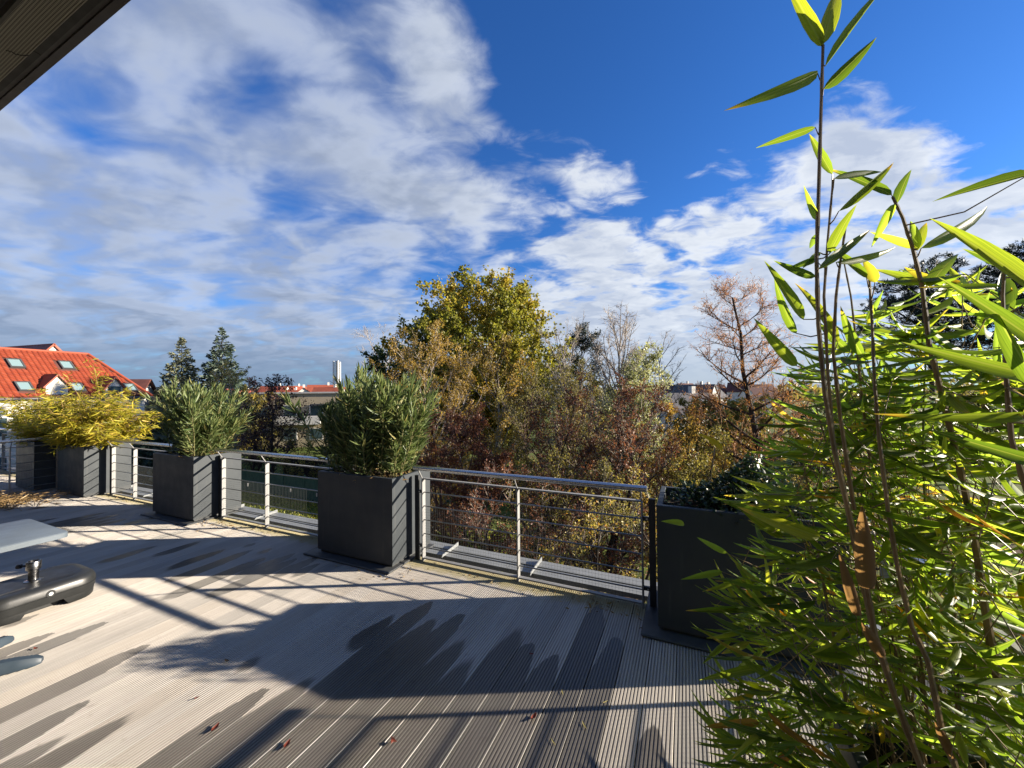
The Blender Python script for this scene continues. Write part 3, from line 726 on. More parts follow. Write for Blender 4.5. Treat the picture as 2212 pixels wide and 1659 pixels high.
    if leaf and nleaf:
        sel = [t_ for t_ in tw if leafzone is None or leafzone(t_[1], t_[3])]
        if sel:
            ix = nr.integers(0, len(sel), nleaf)
            P0 = np.array([s_[0][:3] for s_ in sel])[ix]; P1 = np.array([s_[1][:3] for s_ in sel])[ix]; cl = np.array([s_[2] for s_ in sel])[ix]
            q = nr.uniform(.1, 1.1, (nleaf, 1)); c = P0 * (1 - q) + P1 * q + nr.normal(0, lsize * .55 * jitter, (nleaf, 3))
            d = (P1 - P0); d /= np.maximum(np.linalg.norm(d, axis=1, keepdims=True), 1e-6); d = d * .6 + nr.normal(0, .7, (nleaf, 3)); d[:, 2] -= .25
            L = lsize * nr.uniform(.6, 1.25, nleaf)
            v, f = leaves_np(c, d, L, L * lw, nr)
            a = np.clip(cl * .55 + nr.uniform(0, 1, nleaf) * .45, 0, 1)
            parts.append((v, f, 1, np.repeat(a, 4)))
    crown_mesh('crown', parts, [twigbark or bark, leaf or bark], root)
    return root
def conifer(name, label, base, H, Rad, seed, leaf, nb=34, group=None):
    rng = random.Random(seed); nr = np.random.default_rng(seed)
    root = thing(name, label, 'tree', base, 0, group)
    big = [(0, 0, H * i / 10, 0, 0, H * (i + 1) / 10, H * .014 * (1 - i / 10.5), H * .014 * (1 - (i + 1) / 10.5)) for i in range(10)]
    tw = []; sm = []
    for i in range(nb):
        f = (i + .5) / nb; h = H * (.10 + .90 * f ** .9)
        R_ = Rad * (1 - f) ** .85 + .12
        for j in range(7 if f < .8 else 5):
            az = j * 6.283 / 7 + i * 1.3 + rng.uniform(-.35, .35); L = R_ * rng.uniform(.62, 1.15)
            d = (math.cos(az), math.sin(az), rng.uniform(-.22, .0) + .35 * f)
            p = branch(rng, (0, 0, h), vnorm(*d), L, .02 + .02 * R_ / Rad, 4, .07, .05, sm, .3)
            nsb = max(3, int(L * 4.2))
            for q in range(nsb):
                e = rng.uniform(.12, 1); ii = min(3, int(e * 4)); s0 = p[ii]; s1 = p[ii + 1]; g = e * 4 - ii
                c = [s0[k_] * (1 - g) + s1[k_] * g for k_ in range(3)]
                sd = 1 if q % 2 else -1
                dd = vnorm(math.cos(az) * .75 - sd * math.sin(az) * .8, math.sin(az) * .75 + sd * math.cos(az) * .8, rng.uniform(-.45, .15))
                tw.append((*c, *dd, L * rng.uniform(.14, .32) + .12, rng.random()))
            tw.append((*p[2][:3], *p[2][3:], L * .5, rng.random()))
    for q in range(14): tw.append((0, 0, H * (.93 + .06 * q / 14), rng.uniform(-.5, .5), rng.uniform(-.5, .5), .8, .4, rng.random()))
    tw = np.array(tw); kk = 5
    C = np.repeat(tw[:, :3], kk, axis=0); Dd = np.repeat(tw[:, 3:6], kk, axis=0); L = np.repeat(tw[:, 6], kk); a = np.repeat(tw[:, 7], kk)
    q = nr.uniform(0, .75, (len(C), 1)); C = C + Dd * q * L[:, None] + nr.normal(0, .03, C.shape)
    Dd = Dd + nr.normal(0, .35, Dd.shape); LL = L * nr.uniform(.4, .75, len(L)) + .08
    v, f = leaves_np(C, Dd, LL, LL * .34 + .03, nr)
    V2, F2 = tubes_np(big, 6); mesh_obj('trunk', V2, F2, 'bark_dark', root, True)
    v3, f3 = tubes_np(sm, 3)
    crown_mesh('crown', [(v3, f3, 0, None), (v, f, 1, np.repeat(np.clip(a * .5 + nr.uniform(0, .5, len(a)), 0, 1), 4))], ['bark_dark', leaf], root)
    return root
def pine(name, label, base, H, Rad, seed, pads, group=None):
    """pads: (dx, dy, z, radius) flat clouds of needles"""
    rng = random.Random(seed); nr = np.random.default_rng(seed)
    root = thing(name, label, 'tree', base, 0, group)
    big = []; sm = []; pads = [(x * 1.24, y * 1.24, 7.4 + (z - 6.8) * 1.26, r * 1.38) for x, y, z, r in pads]
    top = max(p[2] for p in pads)
    tp = [(math.sin(i * .8) * .12, math.cos(i * .9) * .1, top * i / 8) for i in range(9)]
    for i in range(8): big.append((*tp[i], *tp[i + 1], .24 * (1 - i / 9), .24 * (1 - (i + 1) / 9)))
    C = []; Dd = []; A = []
    for x, y, z, r in pads:
        zs = max(1., z - .55 * math.hypot(x, y) - .4); i = min(7, int(zs / top * 8))
        d0 = vnorm(x - tp[i][0], y - tp[i][1], z - zs); L = math.sqrt((x - tp[i][0]) ** 2 + (y - tp[i][1]) ** 2 + (z - zs) ** 2)
        branch(rng, (tp[i][0], tp[i][1], zs), d0, L, .09, 5, .10, 0, big, .4)
        for q in range(int(26 * r * r) + 14):
            a = rng.uniform(0, 6.28); rr_ = r * math.sqrt(rng.random()); c = (x + math.cos(a) * rr_, y + math.sin(a) * rr_, z + rng.gauss(0, .16 * r) + (r - rr_) * .25)
            branch(rng, (x + (c[0] - x) * .3, y + (c[1] - y) * .3, z - .25 * r), vnorm(c[0] - x, c[1] - y, c[2] - z + .25 * r), rr_ * .75 + .1, .02, 2, .15, .05, sm, .4)
            cl = rng.random(); m_ = 34
            for e in range(m_):
                C.append(c); Dd.append((rng.gauss(0, .6), rng.gauss(0, .6), rng.gauss(.35, .5))); A.append(cl * .6 + rng.random() * .4)
    C = np.array(C) + nr.normal(0, .07, (len(C), 3)); Dd = np.array(Dd)
    L = nr.uniform(.12, .26, len(C)); v, f = leaves_np(C, Dd, L, L * .22, nr)
    V2, F2 = tubes_np(big, 6); mesh_obj('trunk', V2, F2, 'bark_dark', root, True)
    v3, f3 = tubes_np(sm, 3)
    crown_mesh('crown', [(v3, f3, 0, None), (v, f, 1, np.repeat(np.array(A), 4))], ['bark_dark', 'lf_pine'], root)
    return root
def gbase(u, Y): p = at(u, 845, Y); return (p.x, p.y, GZ)
def ztop(u, v, Y): return at(u, v, Y).z - GZ

# ---- the garden trees, left to right, each at its own distance
conifer('spruce_tree', 'paler sunlit spruce, left of the two spruces beside the red roof', gbase(392, 46), ztop(392, 731, 46), 3.2, 11, 'lf_spruce_pale', group='spruces beside the red roof')
conifer('spruce_tree', 'darker and taller spruce, right of the two spruces', gbase(479, 47), ztop(479, 708, 47), 3.6, 12, 'lf_spruce', 36, group='spruces beside the red roof')
conifer('spruce_tree', 'dark low conifer filling in behind the smaller oleander', gbase(352, 30), ztop(352, 872, 30), 2.6, 13, 'lf_spruce', 24)
tree('brown_tree', 'brown twiggy tree in front of the dark spruce', 'tree', gbase(505, 33), ztop(505, 788, 33), 2.5, 21, 'bark_grey', 'lf_olive', 'egg', .15, 34, 7, 6, nleaf=5200, lsize=.13, twigbark='bark_pale')
tree('plum_tree', 'nearly black purple leaved tree in front of the beige building', 'tree', gbase(592, 28), ztop(592, 812, 28), 2.5, 22, 'bark_dark', 'lf_purple', 'round', .35, 24, 6, 5, nleaf=4600, lsize=.16, up=1.0)
tree('brown_shrub', 'dark bare shrub behind the railing left of the beige building', 'shrub', gbase(535, 29), ztop(535, 868, 29), 2.8, 23, 'bark_dark', 'lf_purple', 'round', .08, 26, 6, 5, nleaf=5200, lsize=.12, stems=3)
tree('brown_shrub', 'dark brown shrub right in front of the beige building', 'shrub', gbase(660, 29), ztop(660, 945, 29), 2.2, 24, 'bark_dark', 'lf_olive', 'round', .08, 26, 6, 5, nleaf=2500, lsize=.11, stems=3)
tree('brown_shrub', 'dark hedge shrub showing left of the broad oleander', 'shrub', gbase(425, 32), ztop(425, 880, 32), 3.2, 25, 'bark_dark', 'lf_darkmaple', 'round', .05, 26, 6, 5, nleaf=6000, lsize=.15, stems=3)
tree('bare_tree', 'pale bare tree against grey cloud left of the big maple', 'tree', gbase(838, 46), ztop(838, 700, 46), 3.6, 31, 'bark_pale', None, 'vase', .4, 26, 8, 7, nleaf=0, up=1.3, twig_r=2.2)
tree('dark_tree', 'dark green tree with ragged outline left of the big maple', 'tree', gbase(842, 38), ztop(842, 742, 38), 3.4, 32, 'bark_dark', 'lf_darkmaple', 'round', .25, 30, 7, 5, nleaf=9000, lsize=.26, lw=.8)
tree('maple_tree', 'tallest tree, a big maple with yellow green leaves', 'tree', gbase(1035, 33), ztop(1035, 618, 33), 7.3, 33, 'bark_dark', 'lf_maple', 'dome', .28, 90, 9, 6, nleaf=90000, lsize=.24, lw=.85, up=1.15, jitter=.75)
tree('golden_tree', 'golden brown twiggy tree in front of the maple at its left', 'tree', gbase(930, 16.5), ztop(930, 712, 16.5), 2.5, 34, 'bark_grey', 'lf_gold', 'round', .2, 44, 8, 7, nleaf=20000, lsize=.095, up=1.35, twigbark='bark_pale')
tree('golden_tree', 'golden leaved tree in front of the maple below its middle', 'tree', gbase(1060, 27), ztop(1060, 735, 27), 3.2, 35, 'bark_grey', 'lf_gold', 'round', .2, 36, 8, 6, nleaf=15000, lsize=.15, up=1.3, twigbark='bark_pale')
tree('pine_tree', 'slim dark pine between the maple and the silvery tree', 'tree', gbase(1232, 31), ztop(1232, 700, 31), 2.1, 36, 'bark_dark', 'lf_pine', 'egg', .25, 40, 7, 5, nleaf=15000, lsize=.22, lw=.3, jitter=.7)
tree('bare_tree', 'bare upright tree rising beside the slim pine', 'tree', gbase(1228, 26), ztop(1228, 668, 26), 1.9, 37, 'bark_grey', None, 'vase', .4, 26, 8, 7, nleaf=0, up=1.8, twig_r=1.3, twigbark='bark_pale')
tree('silver_tree', 'upright tree with bare top and silvery green leaves low on its right', 'tree', gbase(1352, 17), ztop(1345, 660, 17), 1.95, 38, 'bark_grey', 'lf_pale', 'egg', .28, 60, 10, 8, twig_r=1.5, nleaf=30000, lsize=.09, lw=.75, up=2.0, leafzone=lambda p, f: (p[2] < 7.8 + 1.2 * p[0]) , twigbark='bark_pale')
tree('bare_tree', 'thin bare tree at the right flank of the silvery tree', 'tree', gbase(1420, 29), ztop(1420, 715, 29), 2.0, 39, 'bark_grey', None, 'round', .3, 26, 8, 7, nleaf=0, up=1.2, twigbark='bark_pale', twig_r=1.3)
tree('silver_shrub', 'pale green shrub at the foot of the silvery tree', 'shrub', gbase(1405, 15.5), ztop(1405, 815, 15.5), 1.15, 40, 'bark_grey', 'lf_pale', 'round', .1, 30, 7, 5, nleaf=14000, lsize=.085, stems=3)
tree('golden_shrub', 'golden shrub just right of the broad oleander', 'shrub', gbase(905, 13), ztop(905, 830, 13), 1.15, 41, 'bark_grey', 'lf_gold', 'round', .1, 36, 7, 6, nleaf=5200, lsize=.075, stems=3, twigbark='bark_pale')
tree('red_shrub', 'dark red leaved shrub behind the long railing panel', 'shrub', gbase(1010, 11.5), ztop(1010, 858, 11.5), 1.55, 42, 'bark_red', 'lf_red', 'round', .06, 44, 8, 6, nleaf=30000, lsize=.07, stems=4)
tree('thorn_tree', 'grey twiggy tree with sparse olive leaves behind the long railing', 'tree', gbase(1160, 12.5), ztop(1160, 775, 12.5), 2.0, 43, 'bark_red', 'lf_olive', 'round', .12, 58, 10, 8, nleaf=24000, lsize=.07, stems=3, up=1.3, twigbark='bark_grey', twig_r=1.1)
tree('thorn_tree', 'twiggy tree with rusty leaves in front of the silvery tree', 'tree', gbase(1290, 10.5), ztop(1290, 815, 10.5), 1.75, 44, 'bark_dark', 'lf_red', 'round', .10, 56, 10, 8, nleaf=26000, lsize=.065, stems=3, up=1.3, twigbark='bark_grey')
tree('thorn_shrub', 'low bare shrub of dark crooked branches behind the railing end', 'shrub', gbase(1300, 8.2), ztop(1300, 985, 8.2), 1.5, 45, 'bark_dark', 'lf_olive', 'round', .05, 40, 7, 6, nleaf=14000, lsize=.055, stems=4, wob=.4, twigbark='bark_grey')
tree('thorn_shrub', 'low rusty shrub close behind the middle of the long railing', 'shrub', gbase(1100, 8.6), ztop(1100, 985, 8.6), 1.5, 46, 'bark_dark', 'lf_red', 'round', .05, 40, 7, 6, nleaf=11000, lsize=.055, stems=4, twigbark='bark_grey')
tree('yellow_shrub', 'olive yellow shrub between the silvery tree and the larch', 'shrub', gbase(1490, 12), ztop(1490, 872, 12), 1.6, 47, 'bark_dark', 'lf_gold', 'round', .06, 40, 7, 6, nleaf=18000, lsize=.07, stems=4)
tree('yellow_shrub', 'brown and olive shrub below the larch branches', 'shrub', gbase(1580, 9.5), ztop(1580, 925, 9.5), 1.5, 48, 'bark_dark', 'lf_olive', 'round', .05, 40, 7, 6, nleaf=17000, lsize=.06, stems=4)
tree('yellow_shrub', 'wide olive shrub behind the bamboo at the right', 'shrub', gbase(1800, 10.5), ztop(1800, 905, 10.5), 2.3, 49, 'bark_dark', 'lf_olive', 'round', .05, 40, 7, 6, nleaf=8000, lsize=.08, stems=4)
tree('larch_tree', 'sparse orange brown larch with feathery twigs and leaning top', 'tree', gbase(1692, 11), ztop(1692, 622, 11), 2.3, 50, 'bark_dark', 'lf_larch', 'spire', .46, 32, 9, 8, nleaf=10500, lsize=.095, lw=.13, up=.45, trop=.05, lean=(-1.5, 0), droop=-.06, twigbark='bark_orange', jitter=.30, wob=.22, tall=.97)
pb_ = at(2010, 845, 28)
pine('black_pine', 'dark pine with flat topped pads behind the bamboo', (pb_.x, pb_.y, GZ), 14, 4, 51,
     [(.3, 0, 13.1, 1.25), (-1.0, .3, 12.3, 1.2), (1.6, -.2, 11.9, 1.3), (-2.2, 0, 11.0, 1.2), (2.9, .3, 11.2, 1.2), (.2, .8, 11.4, 1.4), (-1.2, -.6, 10.2, 1.2), (1.4, .4, 10.3, 1.3), (3.5, -.3, 10.0, 1.1), (-2.8, .5, 9.6, 1.0), (.4, -.8, 9.4, 1.2), (2.6, .2, 8.9, 1.2), (-1.6, .4, 8.7, 1.0)])
pb_ = at(2260, 845, 27)
pine('black_pine', 'dark pine cut by the right picture edge', (pb_.x, pb_.y, GZ), 15, 4, 52,
     [(-.3, 0, 14.0, 1.1), (-1.6, .3, 13.0, 1.2), (1.0, 0, 13.2, 1.3), (-2.3, -.2, 12.0, 1.1), (.2, .4, 12.2, 1.4), (-1.2, .6, 11.0, 1.2), (-2.6, 0, 10.3, 1.0), (1.6, .3, 11.2, 1.3), (.2, -.5, 10.0, 1.3), (-1.6, .3, 9.0, 1.1)])
# woodland edge closing the view beyond the garden
wl = [(1500, 27, 862, 2.2, 'lf_olive'), (1640, 26, 856, 2.6, 'lf_olive'), (520, 42, 842, 3.0, 'lf_olive'), (738, 36, 850, 2.6, 'lf_darkmaple'), (785, 30, 825, 2.6, 'lf_olive'), (1130, 38, 790, 3.6, 'lf_darkmaple'), (1290, 34, 830, 3.0, 'lf_olive'), (1560, 32, 872, 3.0, 'lf_olive'), (1750, 30, 862, 3.4, 'lf_darkmaple'), (1950, 34, 842, 3.8, 'lf_olive'), (2160, 30, 850, 3.6, 'lf_darkmaple')]
wlab = ['olive tree just right of the silvery tree', 'olive tree behind the larch trunk', 'olive tree far behind, left of the plum tree', 'dark tree hidden behind the broad oleander', 'olive tree just left of the golden tree', 'dark tree behind the foot of the maple', 'olive tree behind the silvery tree trunk', 'olive tree far behind the larch', 'dark tree behind the tall bamboo stem', 'olive tree below the black pine', 'dark tree at the right picture edge below the pine']
for i, (u, Y, v, r, lf) in enumerate(wl):
    tree('garden_tree', wlab[i], 'tree', gbase(u, Y), ztop(u, v, Y), r, 70 + i, 'bark_dark', lf, 'round', .08, 26, 6, 4, nleaf=9000, lsize=.20, lw=.7, group='trees closing the garden behind', stems=2)

# ================================================================== FENCE, LAWN, CAR
fe = thing('fence', 'green privacy fence at the far side of the lawn', 'fence', T(-46, 16.8, GZ), RZ)
for i in range(19):
    boxpart('post', 'fence_green', fe, i * 2.0 - .03, i * 2.0 + .03, -.03, .03, 0, 1.62)
    if i < 18:
        for j in range(12):
            x0 = i * 2.0 + .04 + j * .160
            boxpart('slat', 'fence_green', fe, x0, x0 + .150, -.012 + .004 * (j % 2), .008 + .004 * (j % 2), .06, 1.5)
# back fence of dark boards
fb = thing('board_fence', 'dark weathered board fence behind the green fence', 'fence', T(-30, 21, GZ), RZ)
for i in range(90):
    h = 1.75 + .05 * math.sin(i * 3.1)
    boxpart('board', 'bark_dark', fb, i * .30, i * .30 + .28, 0, .03, .05, h)
# lawn tufts in front of the fence
nr = np.random.default_rng(5); nG = 26000
tt = nr.uniform(-30, -6, nG); nn_ = nr.uniform(10.5, 16.7, nG)
c = np.stack([tt * DV.x + nn_ * NV.x, tt * DV.y + nn_ * NV.y, np.full(nG, GZ)], axis=1)
d = nr.normal(0, .45, (nG, 3)); d[:, 2] = 1
v, f = leaves_np(c, d, nr.uniform(.10, .22, nG), nr.uniform(.05, .10, nG), nr)
tag(mesh_obj('lawn_grass', v, f, 'lf_grass', None, False, np.repeat(nr.uniform(0, 1, nG), 4)), 'yellow green lawn in front of the green fence, colour lightened to look sunlit', 'grass', kind='stuff')
# fallen leaves under the trees
nG = 16000
c = np.stack([nr.uniform(-22, 22, nG), nr.uniform(9, 40, nG), np.full(nG, GZ + .02)], axis=1)
d = nr.normal(0, 1, (nG, 3)); d[:, 2] *= .25
v, f = leaves_np(c, d, nr.uniform(.10, .22, nG), nr.uniform(.08, .16, nG), nr)
tag(mesh_obj('leaf_litter', v, f, 'lf_dry', None, False, np.repeat(nr.uniform(0, 1, nG), 4)), 'brown fallen leaves carpeting the ground under the trees', 'leaves', kind='stuff')

def car(loc, rz):
    r = thing('parked_car', 'dark blue parked car seen through the railing at the left', 'car', loc, rz)
    side = [(-2.10, .30), (-2.13, .55), (-2.05, .78), (-1.80, .90), (-1.55, .95), (1.05, .93), (1.75, .82), (2.05, .66), (2.12, .48), (2.06, .28)]
    def ring(y, k_, s=1.0): return [(x * s, y, z * k_ + (1 - k_) * .5) for x, z in side]
    MB().loft([ring(-.86, .86, .97), ring(-.90, .97, .995), ring(-.90, 1, 1), ring(.90, 1, 1), ring(.90, .97, .995), ring(.86, .86, .97)]).build('body', 'car_paint', r, True)
    def cab(y, s, t_): return [(-1.75 * s, y, .93), (-1.35 * s, y * t_, 1.38), (-.8 * s, y * t_, 1.46), (.15 * s, y * t_, 1.44), (1.05 * s, y, .93)]
    rg = [[(-1.78, -.80, .935), (1.08, -.80, .935), (1.08, .80, .935), (-1.78, .80, .935)], [(-1.52, -.74, 1.18), (.62, -.74, 1.18), (.62, .74, 1.18), (-1.52, .74, 1.18)], [(-1.30, -.66, 1.38), (.22, -.66, 1.38), (.22, .66, 1.38), (-1.30, .66, 1.38)]]
    MB().loft(rg).build('windows', 'glass', r)
    MB().loft([[(-1.31, -.67, 1.383), (.23, -.67, 1.383), (.23, .67, 1.383), (-1.31, .67, 1.383)], [(-1.2, -.62, 1.45), (.05, -.62, 1.45), (.05, .62, 1.45), (-1.2, .62, 1.45)]]).build('roof', 'car_paint', r)
    for sy in (-1, 1):
        for x0, x1, tx0, tx1 in ((1.06, 1.14, .20, .28), (-.32, -.22, -.30, -.22), (-1.82, -1.70, -1.34, -1.22)):
            MB().add([(x0, sy * .81, .93), (x1, sy * .81, .93), (tx1, sy * .67, 1.39), (tx0, sy * .67, 1.39), (x0, sy * .79, .93), (x1, sy * .79, .93), (tx1, sy * .65, 1.39), (tx0, sy * .65, 1.39)],
                     [(0, 1, 2, 3), (7, 6, 5, 4), (0, 4, 5, 1), (1, 5, 6, 2), (2, 6, 7, 3), (3, 7, 4, 0)]).build('pillar', 'car_paint', r)
        boxpart('mirror', 'car_paint', r, .72, .86, min(sy * .92, sy * 1.06), max(sy * .92, sy * 1.06), .95, 1.08, bev=.02)
        boxpart('headlight', 'lamp_lens', r, 1.72, 2.02, min(sy * .56, sy * .905), max(sy * .56, sy * .905), .60, .73, bev=.02)
        boxpart('tail_light', 'roof_red', r, -2.11, -1.95, min(sy * .60, sy * .905), max(sy * .60, sy * .905), .62, .80, bev=.02)
        for x in (-1.32, 1.32):
            w = thing('wheel', None, None, (x, sy * .80, .32)); w.parent = r; del_keys(w)
            MB().loft([[(rr_ * math.cos(2 * math.pi * i / 20), yy, rr_ * math.sin(2 * math.pi * i / 20)) for i in range(20)] for rr_, yy in ((.29, -.11), (.32, -.09), (.32, .09), (.29, .11))]).build('tyre', 'rubber', w, True)
            MB().loft([[(rr_ * math.cos(2 * math.pi * i / 10), yy * sy, rr_ * math.sin(2 * math.pi * i / 10)) for i in range(10)] for rr_, yy in ((.20, .08), (.21, .118), (.06, .105))]).build('rim', 'rim', w)
    boxpart('grille', 'frame_dark', r, 2.05, 2.13, -.5, .5, .34, .52, bev=.01)
    boxpart('number_plate', 'white_paint', r, 2.125, 2.14, -.26, .26, .44, .54)
def del_keys(o):
    for k_ in list(o.keys()):
        if k_ in ('label', 'category', 'group'): del o[k_]
cp = T(-38.4, 14.6, GZ + .006); car((cp.x, cp.y, cp.z), RZ + rad(180 + 8))

# ================================================================== HOUSES
def roofquad(mb, a, b, c_, d_, th=.10):
    a, b, c_, d_ = map(Vector, (a, b, c_, d_)); nn = (b - a).cross(d_ - a).normalized() * th
    mb.add([a, b, c_, d_, a + nn, b + nn, c_ + nn, d_ + nn], [(3, 2, 1, 0), (4, 5, 6, 7), (0, 1, 5, 4), (1, 2, 6, 5), (2, 3, 7, 6), (3, 0, 4, 7)])
def small_house(name, label, cat, loc, rz, w, l, eave, rise, roof, wall, group=None, wins=True, chim=True, seed=1):
    """gable house, ridge along local x"""
    rng = random.Random(seed)
    h = thing(name, label, cat, loc, rz, group); W2, L2 = w / 2, l / 2
    v = [(-L2, -W2, 0), (L2, -W2, 0), (L2, W2, 0), (-L2, W2, 0), (-L2, -W2, eave), (L2, -W2, eave), (L2, W2, eave), (-L2, W2, eave), (-L2, 0, eave + rise), (L2, 0, eave + rise)]
    mesh_obj('wall', v, [(0, 1, 5, 4), (2, 3, 7, 6), (1, 2, 6, 9, 5), (3, 0, 4, 8, 7), (0, 3, 2, 1)], wall, h)
    o_ = .35; k_ = rise / W2; m = MB()
    roofquad(m, (-L2 - o_, -W2 - o_, eave - o_ * k_ + .02), (L2 + o_, -W2 - o_, eave - o_ * k_ + .02), (L2 + o_, 0, eave + rise + .02), (-L2 - o_, 0, eave + rise + .02), .16)
    roofquad(m, (L2 + o_, W2 + o_, eave - o_ * k_ + .02), (-L2 - o_, W2 + o_, eave - o_ * k_ + .02), (-L2 - o_, 0, eave + rise + .02), (L2 + o_, 0, eave + rise + .02), .16)
    rf = m.build('roof', roof, h)
    if chim: boxpart('chimney', 'plaster', rf, L2 * .3, L2 * .3 + .7, -.3, .4, eave + rise - .8, eave + rise + 1.1)
    if wins:
        for fl in range(max(1, int(eave // 2.8))):
            nwin = max(2, int(l // 3))
            for i in range(nwin):
                x = -L2 + l * (i + .5) / nwin; z = .9 + fl * 2.8
                for sy in (-1,):
                    f_ = boxpart('window', 'white_paint', h, x - .62, x + .62, sy * W2 - .05, sy * W2 + .03, z, z + 1.45)
                    boxpart('pane', 'glass', f_, x - .52, x + .52, sy * W2 - .06, sy * W2 - .045, z + .1, z + 1.35)
        for i, y in enumerate((-w * .22, w * .22)):
            for sx in (-1, 1):
                f_ = boxpart('window', 'white_paint', h, min(sx * (L2 - .03), sx * (L2 + .05)), max(sx * (L2 - .03), sx * (L2 + .05)), y - .55, y + .55, eave - 1.6, eave - .2)
                boxpart('pane', 'glass', f_, min(sx * (L2 + .045), sx * (L2 + .06)), max(sx * (L2 + .045), sx * (L2 + .06)), y - .45, y + .45, eave - 1.5, eave - .3)
    return h

# big red roofed house at the left: local x along the ridge, local y towards us (down the front slope), z up from the ground
e1 = Vector((.286, .958, 0)); HRZ = math.atan2(.958, .286)
HO = Vector((-39.7, 30.0, GZ))
rh = thing('red_roof_house', 'white house with large orange red tiled roof, dormers and skylights', 'house', HO, HRZ)
# local axes after rotation HRZ: x = e1, y = (-.958, .286) (away from us) -> front slope lies at negative y
RIDGE = 5.22 - GZ; EAVE = 1.38 - GZ; RUN = 4.2; S0, S1, SC1 = -16.0, 4.9, 7.4
wl_ = [(S0, -RUN + .35, 0), (SC1 - .4, -RUN + .35, 0), (SC1 - .4, RUN - .35, 0), (S0, RUN - .35, 0)]
wt_ = [(x, y, EAVE - .02) for x, y, z in wl_]
mesh_obj('wall', wl_ + wt_, [(0, 1, 5, 4), (1, 2, 6, 5), (2, 3, 7, 6), (3, 0, 4, 7)], 'plaster', rh)
m = MB()
m.add([(S0, -RUN, EAVE), (SC1, -RUN, EAVE), (S1, 0, RIDGE), (S0, 0, RIDGE), (SC1, RUN, EAVE), (S0, RUN, EAVE)], [(0, 1, 2, 3), (1, 4, 2), (4, 5, 3, 2)])
rf = m.build('roof', 'roof_brown', rh)
sl_ = Vector((0, -RUN, EAVE - RIDGE)); SLN = sl_.length; sd_ = sl_.normalized(); nrm_ = Vector((0, EAVE - RIDGE, RUN)).normalized()
if nrm_.z < 0: nrm_ = -nrm_
def slope(s, q, lift=0.0): return Vector((s, 0, RIDGE)) + sd_ * q + nrm_ * lift
HM = Matrix.Translation(HO) @ Matrix.Rotation(HRZ, 4, 'Z'); HI = HM.inverted()
def hit_slope(u, v):
    o_ = HI @ Vector((0, 0, EYE)); d_ = HI.to_3x3() @ Vector(ray(u, v))
    p0 = slope(0, 0); t_ = (p0 - o_).dot(nrm_) / d_.dot(nrm_); p = o_ + d_ * t_
    return p.x, (p - Vector((p.x, 0, RIDGE))).dot(sd_)
def hit_plane_y(u, v, y):
    o_ = HI @ Vector((0, 0, EYE)); d_ = HI.to_3x3() @ Vector(ray(u, v)); t_ = (y - o_.y) / d_.y
    return o_ + d_ * t_
# tiles: rolled clay pantiles
TW, TL = .300, .345
def tile_mesh():
    v = []; f = []; nx = 6
    for j in (0, 1):
        for i in range(nx + 1):
            x = i / nx * TW; z = .055 * math.sin(math.pi * min(1, i / nx * 1.6)) if i / nx < .62 else .002
            v.append((x, -j * (TL + .05), z + .012 + (.050 if j else .0)))
    for i in range(nx + 1): x, y, z = v[nx + 1 + i]; v.append((x, y, z - .046))
    for i in range(nx): f.append((i, i + nx + 1, i + nx + 2, i + 1)); f.append((i + nx + 1, i + 2 * nx + 2, i + 2 * nx + 3, i + nx + 2))
    return v, f
tv, tf = tile_mesh()
dorm = []
for u0_, u1_, vap, veave, vb in ((99, 147, 807, 829, 852), (228, 266, 812, 834, 858)):
    yf = -hit_slope((u0_ + u1_) / 2, vb)[1] * RUN / SLN
    a = hit_plane_y(u0_, veave, yf); b = hit_plane_y(u1_, veave, yf); ap = hit_plane_y((u0_ + u1_) / 2, vap, yf)
    dorm.append((a.x, b.x, yf, (a.z + b.z) / 2, ap.z))
def in_dormer(s, q):
    y = -q * RUN / SLN; z = RIDGE - q * (RIDGE - EAVE) / SLN
    for x0, x1, yf, ze, za in dorm:
        if x0 - .05 < s < x1 - .1 and y > yf - .05 and z < ze + .2: return True
    return False
skl = [hit_slope(u, v) for u, v in ((33, 786), (143, 790), (52, 836), (166, 838), (281, 838))]
spots = []
for r_ in range(int(SLN / TL)):
    q = r_ * TL
    send = S1 + (SC1 - S1) * (q / SLN)
    i = 0; s = S0
    while s + TW < send:
        if not in_dormer(s, q + .15) and not any(abs(s + .15 - a) < .52 and abs(q + .17 - b) < .66 for a, b in skl): spots.append((s, q))
        s += TW
TM = Matrix(((1, 0, 0, 0), (0, -sd_.y, nrm_.y, 0), (0, -sd_.z, nrm_.z, 0), (0, 0, 0, 1)))
vis = [s for s in spots if s[0] > -2.5]
vis.sort(key=lambda s: s[0]); near = set(vis[:300])
tile0 = None
bigv = []; bigf = []; ba = []
rs = random.Random(8)
for s, q in spots:
    mw = Matrix.Translation(slope(s, q, .004 + rs.uniform(0, .008))) @ TM
    if (s, q) in near:
        if tile0 is None: tile0 = mesh_obj('roof_tile', tv, tf, 'clay_tile', rf); tile0.matrix_basis = mw
        else: clone(tile0, rf, mw=mw)
    else:
        b = len(bigv); bigv += [tuple(mw @ Vector(p)) for p in tv]; bigf += [tuple(b + i for i in g) for g in tf]; ba += [rs.random()] * len(tv)
o = mesh_obj('tile_field', bigv, bigf, 'clay_tile', rf, False, ba); o['kind'] = 'stuff'
